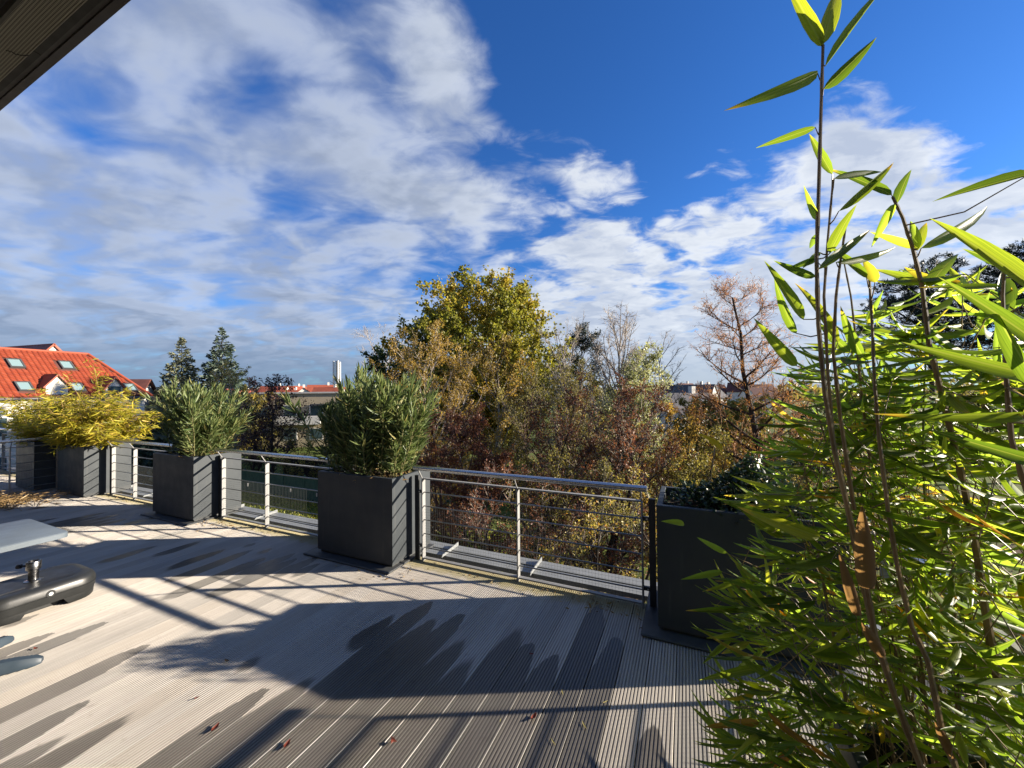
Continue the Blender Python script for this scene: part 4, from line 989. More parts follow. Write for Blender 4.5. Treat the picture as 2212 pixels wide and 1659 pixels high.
# hip and ridge caps
m = MB(); m.tube([(S0, 0, RIDGE + .06), (S1, 0, RIDGE + .06)], .12, 8); m.build('ridge_cap', 'clay_tile', rf, True)
MB().tube([(S1, 0, RIDGE + .06), (SC1, -RUN, EAVE + .06)], .12, 8).build('hip_cap', 'clay_tile', rf, True)
MB().tube([(S0, -RUN - .06, EAVE - .04), (SC1, -RUN - .06, EAVE - .04)], .07, 8).build('gutter', 'gutter', rf, True)
for a, b in skl:
    w = MB(); L_ = .50; W_ = .40
    o_ = thing('skylight', None, None, slope(a, b, .03)); o_.parent = rf; del_keys(o_); o_.matrix_basis = Matrix.Translation(slope(a, b, .03)) @ TM
    fr = MB(); fr.box(-W_, -W_ + .09, -L_, L_, -.02, .11).box(W_ - .09, W_, -L_, L_, -.02, .11).box(-W_ + .0905, W_ - .0905, -L_, -L_ + .09, -.02, .108).box(-W_ + .0905, W_ - .0905, L_ - .09, L_, -.02, .108)
    fr.build('skylight_frame', 'frame_dark', o_); boxpart('skylight_pane', 'skylight_glass', o_, -W_ + .09, W_ - .09, -L_ + .09, L_ - .09, .0, .07)
for i, (x0, x1, yf, ze, za) in enumerate(dorm):
    yb = -(RIDGE - za) / (RIDGE - EAVE) * RUN          # where the dormer ridge meets the roof
    zb = RIDGE - (-yf) / RUN * (RIDGE - EAVE) - .15
    xm = (x0 + x1) / 2; ye = -(RIDGE - ze) / (RIDGE - EAVE) * RUN
    d_ = thing('dormer', None, None, (0, 0, 0)); d_.parent = rf; del_keys(d_)
    mesh_obj('dormer_wall', [(x0, yf, zb), (x1, yf, zb), (x1, yf, ze), (xm, yf, za - .06), (x0, yf, ze), (x0, ye, ze), (x1, ye, ze)], [(0, 1, 2, 3, 4), (4, 5, 0), (2, 1, 6)], 'plaster', d_)
    m = MB(); k_ = (za - ze) / (xm - x0); o2 = .22
    roofquad(m, (x0 - o2, yf - .18, ze - o2 * k_), (xm, yf - .18, za), (xm, yb, za), (x0 - o2, ye - .1, ze - o2 * k_), -.10)
    roofquad(m, (xm, yf - .18, za), (x1 + o2, yf - .18, ze - o2 * k_), (x1 + o2, ye - .1, ze - o2 * k_), (xm, yb, za), -.10)
    m.build('dormer_roof', 'clay_tile', d_)
    if i == 1:
        boxpart('dormer_window', 'glass', d_, xm - .42, xm + .42, yf - .03, yf + .02, zb + .15, ze - .02)
        boxpart('lintel', 'white_paint', d_, xm - .48, xm + .48, yf - .05, yf + .02, ze - .015, ze + .05)
# cross gable whose peak rises behind the ridge
pa = hit_plane_y(115, 741.5, 5.5); pl = hit_plane_y(88, 763, 5.5); pr = hit_plane_y(139, 764, 5.5)
hw_ = (pr.x - pl.x) / 2 * 1.25; kz = (pa.z - (pl.z + pr.z) / 2) / ((pr.x - pl.x) / 2)
mesh_obj('gable_wall', [(pa.x - hw_, 5.5, pa.z - hw_ * kz), (pa.x + hw_, 5.5, pa.z - hw_ * kz), (pa.x, 5.5, pa.z - .05)], [(0, 1, 2)], 'plaster', rh)
m = MB(); roofquad(m, (pa.x - hw_ * 1.1, 5.3, pa.z - hw_ * kz * 1.1), (pa.x, 5.3, pa.z), (pa.x, 14, pa.z), (pa.x - hw_ * 1.1, 14, pa.z - hw_ * kz * 1.1), -.15)
roofquad(m, (pa.x, 5.3, pa.z), (pa.x + hw_ * 1.1, 5.3, pa.z - hw_ * kz * 1.1), (pa.x + hw_ * 1.1, 14, pa.z - hw_ * kz * 1.1), (pa.x, 14, pa.z), -.15)
m.build('gable_roof', 'roof_red', rh)
# front wall: windows, downpipe
for s in (-6.6, -4.2, -1.8, .6, 3.0, 5.4):
    for z in (1.0, 3.8):
        f_ = boxpart('window', 'white_paint', rh, s - .65, s + .65, -RUN + .30, -RUN + .37, z, z + 1.5)
        boxpart('pane', 'glass', f_, s - .55, s + .55, -RUN + .285, -RUN + .299, z + .1, z + 1.4)
MB().tube([(-2.9, -RUN + .27, 0), (-2.9, -RUN + .27, EAVE)], .06, 8).build('downpipe', 'gutter', rh, True)
hp = at(292, 845, 44)
small_house('shaded_roof_house', 'house with red roof coloured dark as if shaded, just right of the big red roof', 'house', (hp.x, hp.y, GZ), rad(20), 7, 2.2, 5.0, 3.4, 'roof_brown', 'plaster', chim=False, seed=4)  # dark roof colour stands in for shade on a red roof
# beige flat roofed block behind the plum tree
bp = at(650, 845, 48)
bb = thing('beige_building', 'beige flat roofed building behind the plum tree', 'building', (bp.x, bp.y, GZ), rad(10))
boxpart('wall', 'beige_plaster', bb, -5.5, 7.0, 0, 8, 0, 6.7)
boxpart('roof_slab', 'grey_plaster', bb, -5.7, 7.2, -.2, 8.2, 6.703, 6.9)
boxpart('stair_tower', 'grey_plaster', bb, -8.0, -5.505, 1.0, 7, 0, 6.0)
for fl in range(2):
    for i in range(4):
        x = -4.2 + i * 3.0; z = .9 + fl * 2.9
        f_ = boxpart('window', 'white_paint', bb, x - .8, x + .8, -.06, .03, z, z + 1.5); boxpart('pane', 'glass', f_, x - .68, x + .68, -.075, -.061, z + .12, z + 1.38)
boxpart('balcony', 'white_paint', bb, -2.6, 2.6, -1.2, -.08, 2.9, 3.9); boxpart('canopy', 'frame_dark', bb, 1.5, 6.8, -.9, -.07, 5.2, 5.4)
# houses of the town
rs = random.Random(77)
tw_ = []
for u in [500 + 7.2 * i for i in range(30)]:
    Y = rs.uniform(130, 330); tw_.append((u + rs.uniform(-5, 5), Y, rs.choice(['roof_red', 'roof_red', 'roof_red', 'roof_red', 'roof_brown', 'roof_dark']), ''))
for u in (1462, 1480, 1500, 1522, 1545, 1600, 1640): tw_.append((u, rs.uniform(120, 200), rs.choice(['roof_brown', 'roof_dark', 'roof_red']), ''))
for i, (u, Y, rf_, lb) in enumerate(tw_):
    p = at(u, 845, Y); red = rf_ == 'roof_red'
    small_house('town_house', {'roof_red': 'far small town house with red roof on the skyline', 'roof_brown': 'far small town house with brown roof on the skyline', 'roof_dark': 'far small town house with slate roof on the skyline'}[rf_], 'house',
                (p.x, p.y, GZ), rs.uniform(-1.3, 1.3), rs.uniform(8, 10), rs.uniform(8, 12), (4.2 + Y * .004) * rs.uniform(.75, 1.15), 3.4 + Y * .005, rf_, 'plaster', {'roof_red': 'red roofed town houses on the skyline', 'roof_brown': 'brown roofed town houses on the skyline', 'roof_dark': 'slate roofed town houses on the skyline'}[rf_], wins=False, seed=i)
for i, (u, Y, rf_, lab) in enumerate([(1475, 55, 'roof_dark', 'slate roofed house between the silvery tree and the larch'), (340, 90, 'roof_dark', 'white house with dark roof far behind the pale spruce'), (420, 120, 'roof_brown', 'brown roofed house far between the two spruces')]):
    p = at(u, 845, Y); small_house('garden_house', lab, 'house', (p.x, p.y, GZ), .35 * (-1) ** i, 9, 9, 3.6, 2.5 if Y < 70 else 4.0, rf_, 'plaster', 'houses beyond the gardens', seed=20 + i)
cp_ = at(727, 845, 230)
ch = thing('chimney_stack', 'cluster of white chimney flues rising above the broad oleander', 'chimney', (cp_.x, cp_.y, GZ))
zt = at(727, 780, 230).z - GZ
for i, (x, h) in enumerate(((-1.7, .0), (-.35, .1), (.85, .25), (1.75, -.5))):
    MB().tube([(x, (i % 2) * .6, 0), (x, (i % 2) * .6, zt + h)], .55, 12).build('flue', 'white_paint', ch, True)
boxpart('collar', 'grey_plaster', ch, -2.5, 2.5, -1.0, 1.5, 0, 11)
# far wood along the horizon
nr = np.random.default_rng(9); nG = 9000
ang = nr.uniform(-1.25, 1.25, nG); rr2 = nr.uniform(240, 420, nG)
hh = nr.uniform(0, 1, nG) ** 1.3 * (6.0 + 2.2 * np.sin(ang * 23) + 1.6 * np.sin(ang * 61))
c = np.stack([np.sin(ang) * rr2, np.cos(ang) * rr2, GZ + hh], axis=1); d = nr.normal(0, 1, (nG, 3)); L = nr.uniform(2.2, 5.0, nG)
v, f = leaves_np(c, d, L, L * .8, nr)
tag(mesh_obj('far_wood', v, f, 'lf_olive', None, False, np.repeat(nr.uniform(0, .6, nG), 4)), 'low far wood along the horizon', 'wood', kind='stuff')

# ================================================================== POTTED PLANTS
CAMP = np.array([0, 0, EYE])
LPROF = {'bamboo': [(0, .06), (.05, .55), (.16, .92), (.34, 1.0), (.58, .80), (.80, .45), (.93, .17), (1, .0)],
         'oleander': [(0, .08), (.25, .8), (.5, 1.0), (.78, .62), (1, .0)],
         'small': [(0, .1), (.35, 1.0), (.75, .6), (1, .0)],
         'holly': [(0, .15), (.3, .95), (.6, 1.0), (1, .05)]}
def leaf_geo(kind, droop, fold):
    v = []; f = []; sec = LPROF[kind]
    for s, w in sec:
        z = -droop * s * s
        v += [(s, .5 * w, z + fold * w), (s, 0, z), (s, -.5 * w, z + fold * w)]
    for i in range(len(sec) - 1):
        a = i * 3
        f += [(a, a + 1, a + 4, a + 3), (a + 1, a + 2, a + 5, a + 4)]
    return np.array(v), np.array(f)
def onscreen(p, m=120):
    q = p - CAMP; w = q @ FW
    if w < .05: return False
    u = 1106 + FPX * (q @ RT) / w; v = 829.5 - FPX * (q @ UP) / w
    return -m < u < 2212 + m and -m < v < 1659 + m
def place_leaves(root, items, kind, mat_o, mat_s, variants=((.10, .05), (.22, .07), (.35, .04)), seed=1, limit=300, pname='leaf', sname='small_leaves'):
    """items: (base, direction, side, length, width): the largest in view become single leaves, the rest one mass"""
    rng = random.Random(seed); loc = np.array(root.location)
    sc = []
    for i, it in enumerate(items):
        c = np.array(it[0]) + np.array(it[1]) * it[3] * .5; dist = np.linalg.norm(c - CAMP)
        sc.append((it[3] * it[4] / dist ** 2 if onscreen(c) else 0, i))
    sc.sort(reverse=True); pick = set(i for s, i in sc[:limit] if s > 0)
    geos = [leaf_geo(kind, a, b) for a, b in variants]; protos = [None] * len(geos)
    SV = []; SF = []; SA = []; b = 0
    for i, (c, d, s, L, w) in enumerate(items):
        d = np.array(d) / np.linalg.norm(d); s = np.array(s) - d * np.dot(s, d); s = s / max(1e-9, np.linalg.norm(s)); n_ = np.cross(d, s)
        gi = rng.randrange(len(geos)); M = np.stack([d * L, s * w, n_ * L], axis=1); c = np.array(c) - loc
        if i in pick:
            mw = Matrix(((*M[0], c[0]), (*M[1], c[1]), (*M[2], c[2]), (0, 0, 0, 1)))
            if protos[gi] is None:
                protos[gi] = mesh_obj(pname, geos[gi][0], geos[gi][1], mat_o, root, True); protos[gi].matrix_basis = mw
            else: clone(protos[gi], root, mw=mw)
        else:
            gv, gf_ = geos[gi]; SV.append(gv @ M.T + c); SF.append(gf_ + b); b += len(gv); SA.append(np.full(len(gv), rng.random()))
    if SV:
        o = mesh_obj(sname, np.concatenate(SV), np.concatenate(SF), mat_s, root, True, np.concatenate(SA)); o['kind'] = 'stuff'
def rollside(rng, d, spread, up=(0, 0, 1)):
    d = Vector(d).normalized(); s = d.cross(Vector(up))
    if s.length < 1e-3: s = Vector((1, 0, 0))
    s.normalize(); q = d.cross(s); a = rng.gauss(0, spread)
    return s * math.cos(a) + q * math.sin(a)

# ---- tall green bamboo at the right
rng = random.Random(3)
BL = T(.68, .9); bam = thing('bamboo_plant', 'tall green bamboo filling the right side of the picture', 'plant', (BL.x, BL.y, .40))
items = []
CUL = []
def culm(pts, r0, r1, material='culm'):
    CUL.extend(Vector(p).lerp(Vector(q_), f) for p, q_ in zip(pts[:-1], pts[1:]) for f in (0, .25, .5, .75)) if len(CUL) < 400 else None
    pts = [Vector(p) - bam.location for p in pts]
    # resample with slightly swollen nodes
    out_p = []; out_r = []; n_ = len(pts); tot = 0
    for i in range(n_ - 1):
        for q in range(6):
            f = q / 6; p = pts[i].lerp(pts[i + 1], f); g = (i + f) / (n_ - 1)
            out_p.append(p); out_r.append((r0 + (r1 - r0) * g) * (1.22 if q == 3 else 1.0))
    out_p.append(pts[-1]); out_r.append(r1)
    return MB().tube(out_p, out_r, 7).build('culm', material, bam, True)
def img(lst, Y0, Y1):
    k_ = len(lst); return [at(u, v, Y0 + (Y1 - Y0) * i / (k_ - 1)) for i, (u, v) in enumerate(lst)]
culm(img([(1990, 1659), (1929, 1493), (1889, 1367), (1869, 1251), (1838, 1125), (1803, 974), (1782, 850), (1768, 700), (1764, 560), (1769, 400), (1773, 260), (1778, 98)], .98, .92), .0075, .0032)
culm(img([(2080, 1700), (2035, 1579), (2005, 1428), (1969, 1352), (1939, 1226), (1919, 1105), (1899, 949), (1889, 823), (1884, 700), (1878, 600)], .90, 1.05), .0065, .003)
culm(img([(2160, 1500), (2125, 1300), (2111, 1201), (2085, 1065), (2065, 974), (2027, 823), (2007, 744), (1992, 620), (1972, 537), (1950, 470), (1928, 425)], 1.0, .95), .0085, .0030)
culm(img([(1900, 1420), (1860, 1250), (1830, 1100), (1800, 950), (1788, 800), (1780, 640), (1788, 520), (1800, 385)], 1.02, .96), .0055, .0022)
culm(img([(1845, 1100), (1815, 900), (1800, 760), (1806, 640), (1816, 560), (1830, 470)], 1.0, .95), .005, .002)
culm(img([(2300, 1400), (2230, 1100), (2185, 950), (2172, 800), (2166, 640), (2170, 560)], .80, .75), .006, .002)
culm(img([(1880, 1000), (1862, 860), (1850, 740), (1838, 640), (1822, 560)], 1.2, 1.15), .0042, .0018)
EX = [  # (base u, v, tip u, v, width px, Y): the leaves that stand out against the sky
    (1778, 100, 1690, -62, 27, .92), (1775, 97, 1832, -72, 34, .92), (1783, 143, 1925, -60, 18, .92), (1779, 192, 1902, 78, 27, .92), (1766, 158, 1592, 237, 27, .93), (1761, 275, 1632, 320, 17, .93),
    (1798, 376, 1742, 280, 19, .94), (1802, 386, 1914, 367, 16, .94), (1926, 421, 1802, 354, 20, .95), (1812, 456, 1950, 340, 19, .95), (1938, 439, 1963, 354, 21, .95), (1932, 441, 1882, 533, 18, .95),
    (1793, 547, 1844, 434, 25, .94), (1768, 582, 1890, 488, 20, .93), (1806, 566, 1968, 538, 18, .96), (2225, 376, 2028, 425, 22, .85), (1990, 536, 2218, 424, 25, .92), (2240, 628, 2040, 466, 36, .70), (2230, 582, 2078, 542, 24, .75),
    (1768, 475, 1735, 410, 14, .95), (1764, 505, 1748, 540, 13, .95), (1760, 598, 1672, 565, 18, .95), (1762, 560, 1705, 580, 15, .97), (1770, 545, 1735, 578, 13, .98), (1890, 610, 1868, 555, 24, 1.0), (1872, 600, 1795, 525, 18, 1.0),
    (2005, 618, 1892, 575, 22, 1.0), (2008, 620, 2070, 520, 30, .95), (2012, 640, 2085, 590, 17, 1.0), (1985, 536, 1965, 465, 17, .95), (1983, 540, 1998, 470, 22, .95), (1980, 535, 1880, 500, 17, .98), (2004, 600, 1960, 585, 18, 1.0),
    (2168, 660, 2172, 580, 34, .78), (2160, 622, 2050, 612, 14, .8), (2255, 815, 1960, 748, 34, .62), (2280, 770, 2085, 612, 34, .60), (2250, 840, 2130, 660, 34, .58), (2260, 890, 1930, 912, 26, .70), (2290, 1010, 2030, 940, 30, .66),
    (1810, 740, 1735, 590, 22, .98), (1735, 690, 1655, 560, 24, 1.0), (1720, 720, 1660, 612, 20, 1.05), (1865, 770, 1800, 670, 24, .95), (1720, 790, 1630, 690, 24, 1.05), (1836, 760, 1760, 700, 20, 1.0),
    (1560, 970, 1510, 935, 16, 1.35), (1478, 1132, 1440, 1122, 14, 1.45), (1570, 1195, 1500, 1160, 13, 1.4), (1560, 1235, 1478, 1250, 14, 1.35), (1610, 1318, 1482, 1318, 14, 1.3), (1640, 1250, 1520, 1275, 16, 1.3), (1690, 1160, 1590, 1090, 26, 1.15),
    (1660, 1120, 1560, 1075, 20, 1.2), (1770, 1160, 1600, 1100, 30, 1.05), (1650, 1440, 1500, 1470, 18, 1.3), (1700, 1480, 1560, 1395, 18, 1.25), (1640, 1560, 1520, 1570, 16, 1.3)]
for u0_, v0_, u1_, v1_, w_, Y in EX:
    a = at(u0_, v0_, Y); b = at(u1_, v1_, Y * rng.uniform(.93, 1.07)); d = b - a; L = d.length
    vw = (a - Vector((0, 0, EYE))).normalized(); s = d.normalized().cross(vw).normalized(); q = d.normalized().cross(s); ro = rng.uniform(-.5, .5)
    items.append((a, d.normalized(), s * math.cos(ro) + q * math.sin(ro), L, w_ / FPX * Y * .95))
stem_list = []; tws = []
def px(p):
    q = np.array(p) - CAMP; w = max(.05, q @ FW); return 1106 + FPX * (q @ RT) / w, 829.5 - FPX * (q @ UP) / w
def bush_edge(v):                    # how far the bush reaches out, by height
    for a, b, e0, e1 in ((-9999, 560, 9999, 9999), (560, 700, 1960, 1780), (700, 900, 1780, 1690), (900, 1100, 1690, 1610), (1100, 1400, 1610, 1550), (1400, 1700, 1550, 1560), (1700, 99999, 1560, 1560)):
        if v < b: return e0 + (e1 - e0) * (v - a) / (b - a)
for i in range(40):
    t0 = rng.uniform(.48, .84); n0 = rng.uniform(1.40, 1.76)
    p = T(t0, n0, .36); h = rng.uniform(.7, 1.6)
    dr = (NV * rng.gauss(.03, .08) + DV * (rng.gauss(-.06, .10)) + Vector((0, 0, 1))).normalized(); pts = [p]
    for j in range(7):
        dr = (dr + Vector((rng.gauss(0, .04), rng.gauss(0, .04), 0))).normalized(); pts.append(pts[-1] + dr * h / 7)
    while len(pts) > 2 and (px(pts[-1])[0] < bush_edge(px(pts[-1])[1]) + 40 or pts[-1].y < 1.08): pts.pop()
    if len(pts) < 4 or min(q_.y for q_ in pts) < 1.06: continue
    stem_list.append((pts, h))
    if i % 2 == 0: culm(pts, .0046, .0018, 'culm' if rng.random() < .6 else 'culm_green')
nf = 0; tries = 0
while nf < 700 and tries < 9000:
    tries += 1
    v_ = rng.uniform(585, 1720); e_ = bush_edge(v_) + 30; u_ = rng.uniform(e_, 2290); Y = rng.uniform(1.04, 1.62) if u_ < 2030 else rng.uniform(.86, 1.6)
    dens_ = .16 if v_ < 680 else .38 if v_ < 800 else .75 if v_ < 900 else 1.0
    if rng.random() > dens_: continue
    c0_ = at(u_, v_, Y)
    if c0_.z < .06: continue
    nf += 1
    az = rng.gauss(math.pi, 1.0) if rng.random() < .75 else rng.uniform(0, 6.283)
    bd = Vector((math.cos(az), math.sin(az) * .8, rng.uniform(-.25, .55))).normalized(); bl = rng.uniform(.05, .14)
    b0 = c0_ - bd * bl * .5; b1 = c0_ + bd * bl * .5
    root_ = b0 - bd * .10 - Vector((0, 0, .10)); tws.append((*(root_ - bam.location), *(b0 - bam.location), .0015, .0011)); tws.append((*(b0 - bam.location), *(b1 - bam.location), .0011, .0007))
    k_ = rng.randint(3, 5)
    for q in range(k_):
        c = b0.lerp(b1, (q + .6) / k_); sgn = 1 if q % 2 else -1
        ld = (bd * .9 + bd.cross(Vector((0, 0, 1))) * sgn * rng.uniform(.15, .65) + Vector((0, 0, rng.uniform(-.40, .25)))).normalized(); L = rng.uniform(.10, .20)
        e = c + ld * L; eu, ev = px(e)
        if eu < bush_edge(ev) - 75 or e.y < 1.0 and eu < 2010 or e.y > 1.80: continue
        items.append((c, ld, rollside(rng, ld, .6), L, L * rng.uniform(.085, .125)))
# twigs that carry the leaf fans
for pts, h in stem_list:
    for a, b in zip(pts[:-1], pts[1:]):
        if px(b)[1] > 620 and min(a.y, b.y) > 1.06: tws.append((*(a - bam.location), *(b - bam.location), .0016, .0012))
for it in items[:len(EX)]:
    a = Vector(it[0]); cand = [q_ for q_ in CUL if q_.z < a.z + .01] or CUL
    b = min(cand, key=lambda q_: (q_ - a).length + max(0, .05 - (a.z - q_.z)) * .3); m_ = a.lerp(b, .5) + Vector((0, 0, -.12 * (a - b).length))
    if (a - b).length < .45:
        tws.append((*(b - bam.location), *(m_ - bam.location), .0019, .0016)); tws.append((*(m_ - bam.location), *(a - bam.location), .0016, .0011))
v, f = tubes_np(tws, 4); o = mesh_obj('twigs', v, f, 'culm', bam); o['kind'] = 'stuff'
place_leaves(bam, items, 'bamboo', 'lf_bamboo_o', 'lf_bamboo', ((.06, .05), (.16, .06), (.28, .04), (.10, .09)), 5)
# dry sheaths wrapped on the nearest stem
for (u0_, v0_, u1_, v1_, w_, Y) in ((1873, 1272, 1862, 1093, 40, .90), (1852, 1330, 1812, 1190, 24, .92), (1905, 1420, 1862, 1345, 26, .93), (2060, 1640, 2020, 1560, 22, .9)):
    a = at(u0_, v0_, Y) - bam.location; b = at(u1_, v1_, Y) - bam.location; d = (b - a); L = d.length; d.normalize(); vw = Vector((.6, .8, 0)); s = d.cross(vw).normalized(); q = s.cross(d)
    ww = w_ / FPX * Y * .46; vv = []; ff = []
    for i, (f_, wi) in enumerate(((0, .75), (.12, 1.0), (.45, 1.0), (.75, .6), (1, .08))):
        for j in range(5):
            an = (j / 4 - .5) * 2.4; vv.append(a + d * L * f_ + s * math.sin(an) * ww * wi + q * (math.cos(an) - 1) * ww * wi * -1)
    for i in range(4):
        for j in range(4): ff.append((i * 5 + j, i * 5 + j + 1, i * 5 + j + 6, i * 5 + j + 5))
    mesh_obj('dry_sheath', vv, ff, 'sheath', bam, True)

# ---- oleanders
def oleander(label, t0, t1, seed, nst, hgt, spread, lean=0.0):
    rng = random.Random(seed); c0 = T((t0 + t1) / 2, PF + PD / 2, PH_ - .06)
    root = thing('oleander', label, 'plant', c0, 0, 'oleanders in planters'); items = []; segs = []; gsegs = []
    w = (t1 - t0) * .46; dp = PD * .36
    for i in range(nst):
        lx = rng.uniform(-1, 1); ly = rng.uniform(-1, 1)
        p = T(0, 0) + DV * lx * w * .8 + NV * ly * dp
        h = hgt * rng.uniform(.55, 1.0) * (1 - .18 * abs(lx))
        d = (Vector((0, 0, 1)) + DV * (lx * spread + rng.gauss(0, .13) + lean) + NV * (ly * spread * .6 + rng.gauss(0, .13))).normalized()
        pts = [p]; nk = 8
        for j in range(nk):
            d = (d + Vector((rng.gauss(0, .05), rng.gauss(0, .05), .035))).normalized(); pts.append(pts[-1] + d * h / nk)
        for a, b in zip(pts[:-1], pts[1:]): segs.append((*a, *b, .0055, .005))
        shoots = [(pts, .10)]
        for q in range(3):
            j = rng.randint(2, 6); sd = (d + Vector((rng.gauss(0, .5), rng.gauss(0, .5), .2))).normalized(); L = h * rng.uniform(.22, .4); sp = [pts[j]]
            for e in range(4): sd = (sd + Vector((0, 0, .07))).normalized(); sp.append(sp[-1] + sd * L / 4)
            for a, b in zip(sp[:-1], sp[1:]): segs.append((*a, *b, .0032, .0026))
            shoots.append((sp, .1))
        for sp, st in shoots:
            tot = sum((b - a).length for a, b in zip(sp[:-1], sp[1:])); nn = max(4, int(tot / .036)); off = rng.uniform(0, 6)
            for q in range(int(nn * st), nn + 1):
                f = q / nn * (len(sp) - 1); j = min(len(sp) - 2, int(f)); c = sp[j].lerp(sp[j + 1], f - j); ax = (sp[j + 1] - sp[j]).normalized()
                if q / nn < .45 and rng.random() < .35: continue
                u = ax.orthogonal().normalized(); w_ = ax.cross(u)
                for k_ in range(3):
                    az = off + q * 1.05 + k_ * 2.094 + rng.uniform(-.25, .25); op = rng.uniform(.75, 1.25) if q < nn - 2 else rng.uniform(.2, .55)
                    ld = (ax * math.cos(op) + (u * math.cos(az) + w_ * math.sin(az)) * math.sin(op)).normalized(); L = rng.uniform(.10, .175) * (1 if q < nn - 1 else .8)
                    items.append((c + c0, ld, rollside(rng, ld, .35, ax), L, L * rng.uniform(.115, .155)))
    v, f = tubes_np(segs, 5); mesh_obj('stems', v, f, 'stem_green', root, True)
    place_leaves(root, items, 'oleander', 'lf_oleander_o', 'lf_oleander', ((.10, .03), (.22, .03), (.0, .04)), seed)
    # dry litter on the soil
    nr_ = np.random.default_rng(seed); k_ = 170
    tt = nr_.uniform(-w, w, k_); nn_ = nr_.uniform(-dp * 1.25, dp * 1.25, k_); c = np.stack([tt * DV.x + nn_ * NV.x, tt * DV.y + nn_ * NV.y, nr_.uniform(.0, .05, k_)], axis=1)
    d = nr_.normal(0, 1, (k_, 3)); d[:, 2] *= .3; v, f = leaves_np(c, d, nr_.uniform(.05, .11, k_), nr_.uniform(.012, .022, k_), nr_)
    o = mesh_obj('dry_leaves', v, f, 'lf_dry', root, False, np.repeat(nr_.uniform(0, 1, k_), 4)); o['kind'] = 'stuff'
oleander('broad upright oleander in the middle planter, largest of the two', -3.37, -2.42, 11, 62, 1.08, .46)
oleander('smaller oleander with drooping outer shoots in the second planter', -6.50, -5.55, 12, 58, .98, .48)

# ---- yellow bamboo
def yellow_bamboo(label, c0, w, dp, hgt, spread, nst, seed, nleaf_mult=1.0, plume=None, limit=300):
    rng = random.Random(seed); root = thing('yellow_bamboo', label, 'plant', c0, 0, 'yellowing bamboos'); c0 = Vector(c0); items = []; segs = []
    for i in range(nst):
        lx = rng.uniform(-1, 1); ly = rng.uniform(-1, 1); p = DV * lx * w * .45 + NV * ly * dp * .4
        h = hgt * rng.uniform(.55, 1.08)
        d = (Vector((0, 0, 1)) + DV * (lx * spread + rng.gauss(0, .22)) + NV * (ly * spread * .55 + rng.gauss(0, .2))).normalized(); pts = [p]; nk = 8
        for j in range(nk):
            d = (d + DV * lx * .05 + Vector((rng.gauss(0, .06), rng.gauss(0, .06), -.035))).normalized(); pts.append(pts[-1] + d * h * (1 + .35 * abs(lx)) / nk)
        for a, b in zip(pts[:-1], pts[1:]): segs.append((*a, *b, .0035, .003))
        for j in range(1, nk + 1):
            for q in range(int(rng.choice((2, 3)) * nleaf_mult)):
                az = rng.uniform(0, 6.283); bd = Vector((math.cos(az), math.sin(az), rng.uniform(-.3, .5))).normalized(); bl = rng.uniform(.06, .24); b1 = pts[j] + bd * bl
                segs.append((*pts[j], *b1, .0015, .001))
                for e in range(rng.randint(4, 6)):
                    c = pts[j].lerp(b1, rng.uniform(.3, 1)); ld = (bd * .6 + Vector((rng.gauss(0, .6), rng.gauss(0, .6), rng.uniform(-.8, .15)))).normalized(); L = rng.uniform(.085, .16)
                    items.append((c + c0, ld, rollside(rng, ld, .8), L, L * rng.uniform(.13, .18)))
    if plume:
        for (dx_, dz_) in plume:
            d = Vector((0, 0, 1)); p = DV * dx_; pts = [p]
            for j in range(12):
                d = (d + Vector((rng.gauss(0, .06), rng.gauss(0, .06), 0.02))).normalized(); pts.append(pts[-1] + d * dz_ / 12)
            for a, b in zip(pts[:-1], pts[1:]): segs.append((*a, *b, .003, .0025))
            for j in range(5, 13):
                for e in range(14):
                    ld = Vector((rng.gauss(0, .7), rng.gauss(0, .7), rng.uniform(-.5, .5))).normalized(); L = rng.uniform(.06, .12)
                    c = pts[j] + Vector((rng.gauss(0, .05), rng.gauss(0, .05), rng.gauss(0, .05)))
                    items.append((c + c0, ld, rollside(rng, ld, .8), L, L * .15))
    v, f = tubes_np(segs, 4); mesh_obj('stems', v, f, 'twig_tan', root, True)
    place_leaves(root, items, 'small', 'lf_yellow_o', 'lf_yellow', ((.12, .05), (.3, .05)), seed, limit)
c0 = T(-9.0, PF + PD / 2, PH_ - .08)
yellow_bamboo('bushy yellow bamboo in the corner planter at the far left', c0, .95, PD, .80, .70, 80, 31, 1.4, plume=[(.10, 1.38), (.22, 1.25), (-.02, 1.2)])
c0 = T(-10.4, 2.58 + .22, PH_ - .06)
yellow_bamboo('darker bamboo just left of the bushy yellow bamboo', c0, .50, .35, .50, .25, 22, 32, 1.0, limit=120)
c0 = T(-12.65, 3.5, PH_ - .06)
yellow_bamboo('bamboo cut off by the left picture edge', c0, .90, .45, .85, .5, 34, 33, 1.0, limit=120)

# ---- low glossy shrub in the right planter
rng = random.Random(6); c0 = T(.30, PF + PD / 2, PH_ - .04); hs_ = thing('glossy_shrub', 'low dark glossy shrub in the planter right of the railing end', 'plant', c0)
items = []; segs = []
for i in range(2600):
    a = rng.uniform(0, 6.283); q = rng.random() ** .4; ph = rng.uniform(0, 1.0)
    x = math.cos(a) * math.cos(ph * 1.5) * .50 * q + .03; y = math.sin(a) * math.cos(ph * 1.5) * .30 * q; z = math.sin(ph * 1.5) * (.24 + .05 * math.sin(x * 9) + .10 * math.exp(-((x - .12) / .16) ** 2)) * q
    c = DV * x + NV * y + Vector((0, 0, z)); ld = Vector((rng.gauss(0, .6) + x, rng.gauss(0, .6) + y, rng.gauss(.3, .5))).normalized(); L = rng.uniform(.022, .042)
    items.append((c + c0, ld, rollside(rng, ld, .7), L, L * rng.uniform(.45, .65)))
    if i % 12 == 0: segs.append((x * .2 * DV.x, x * .2 * DV.y, 0, *c, .003, .0012))
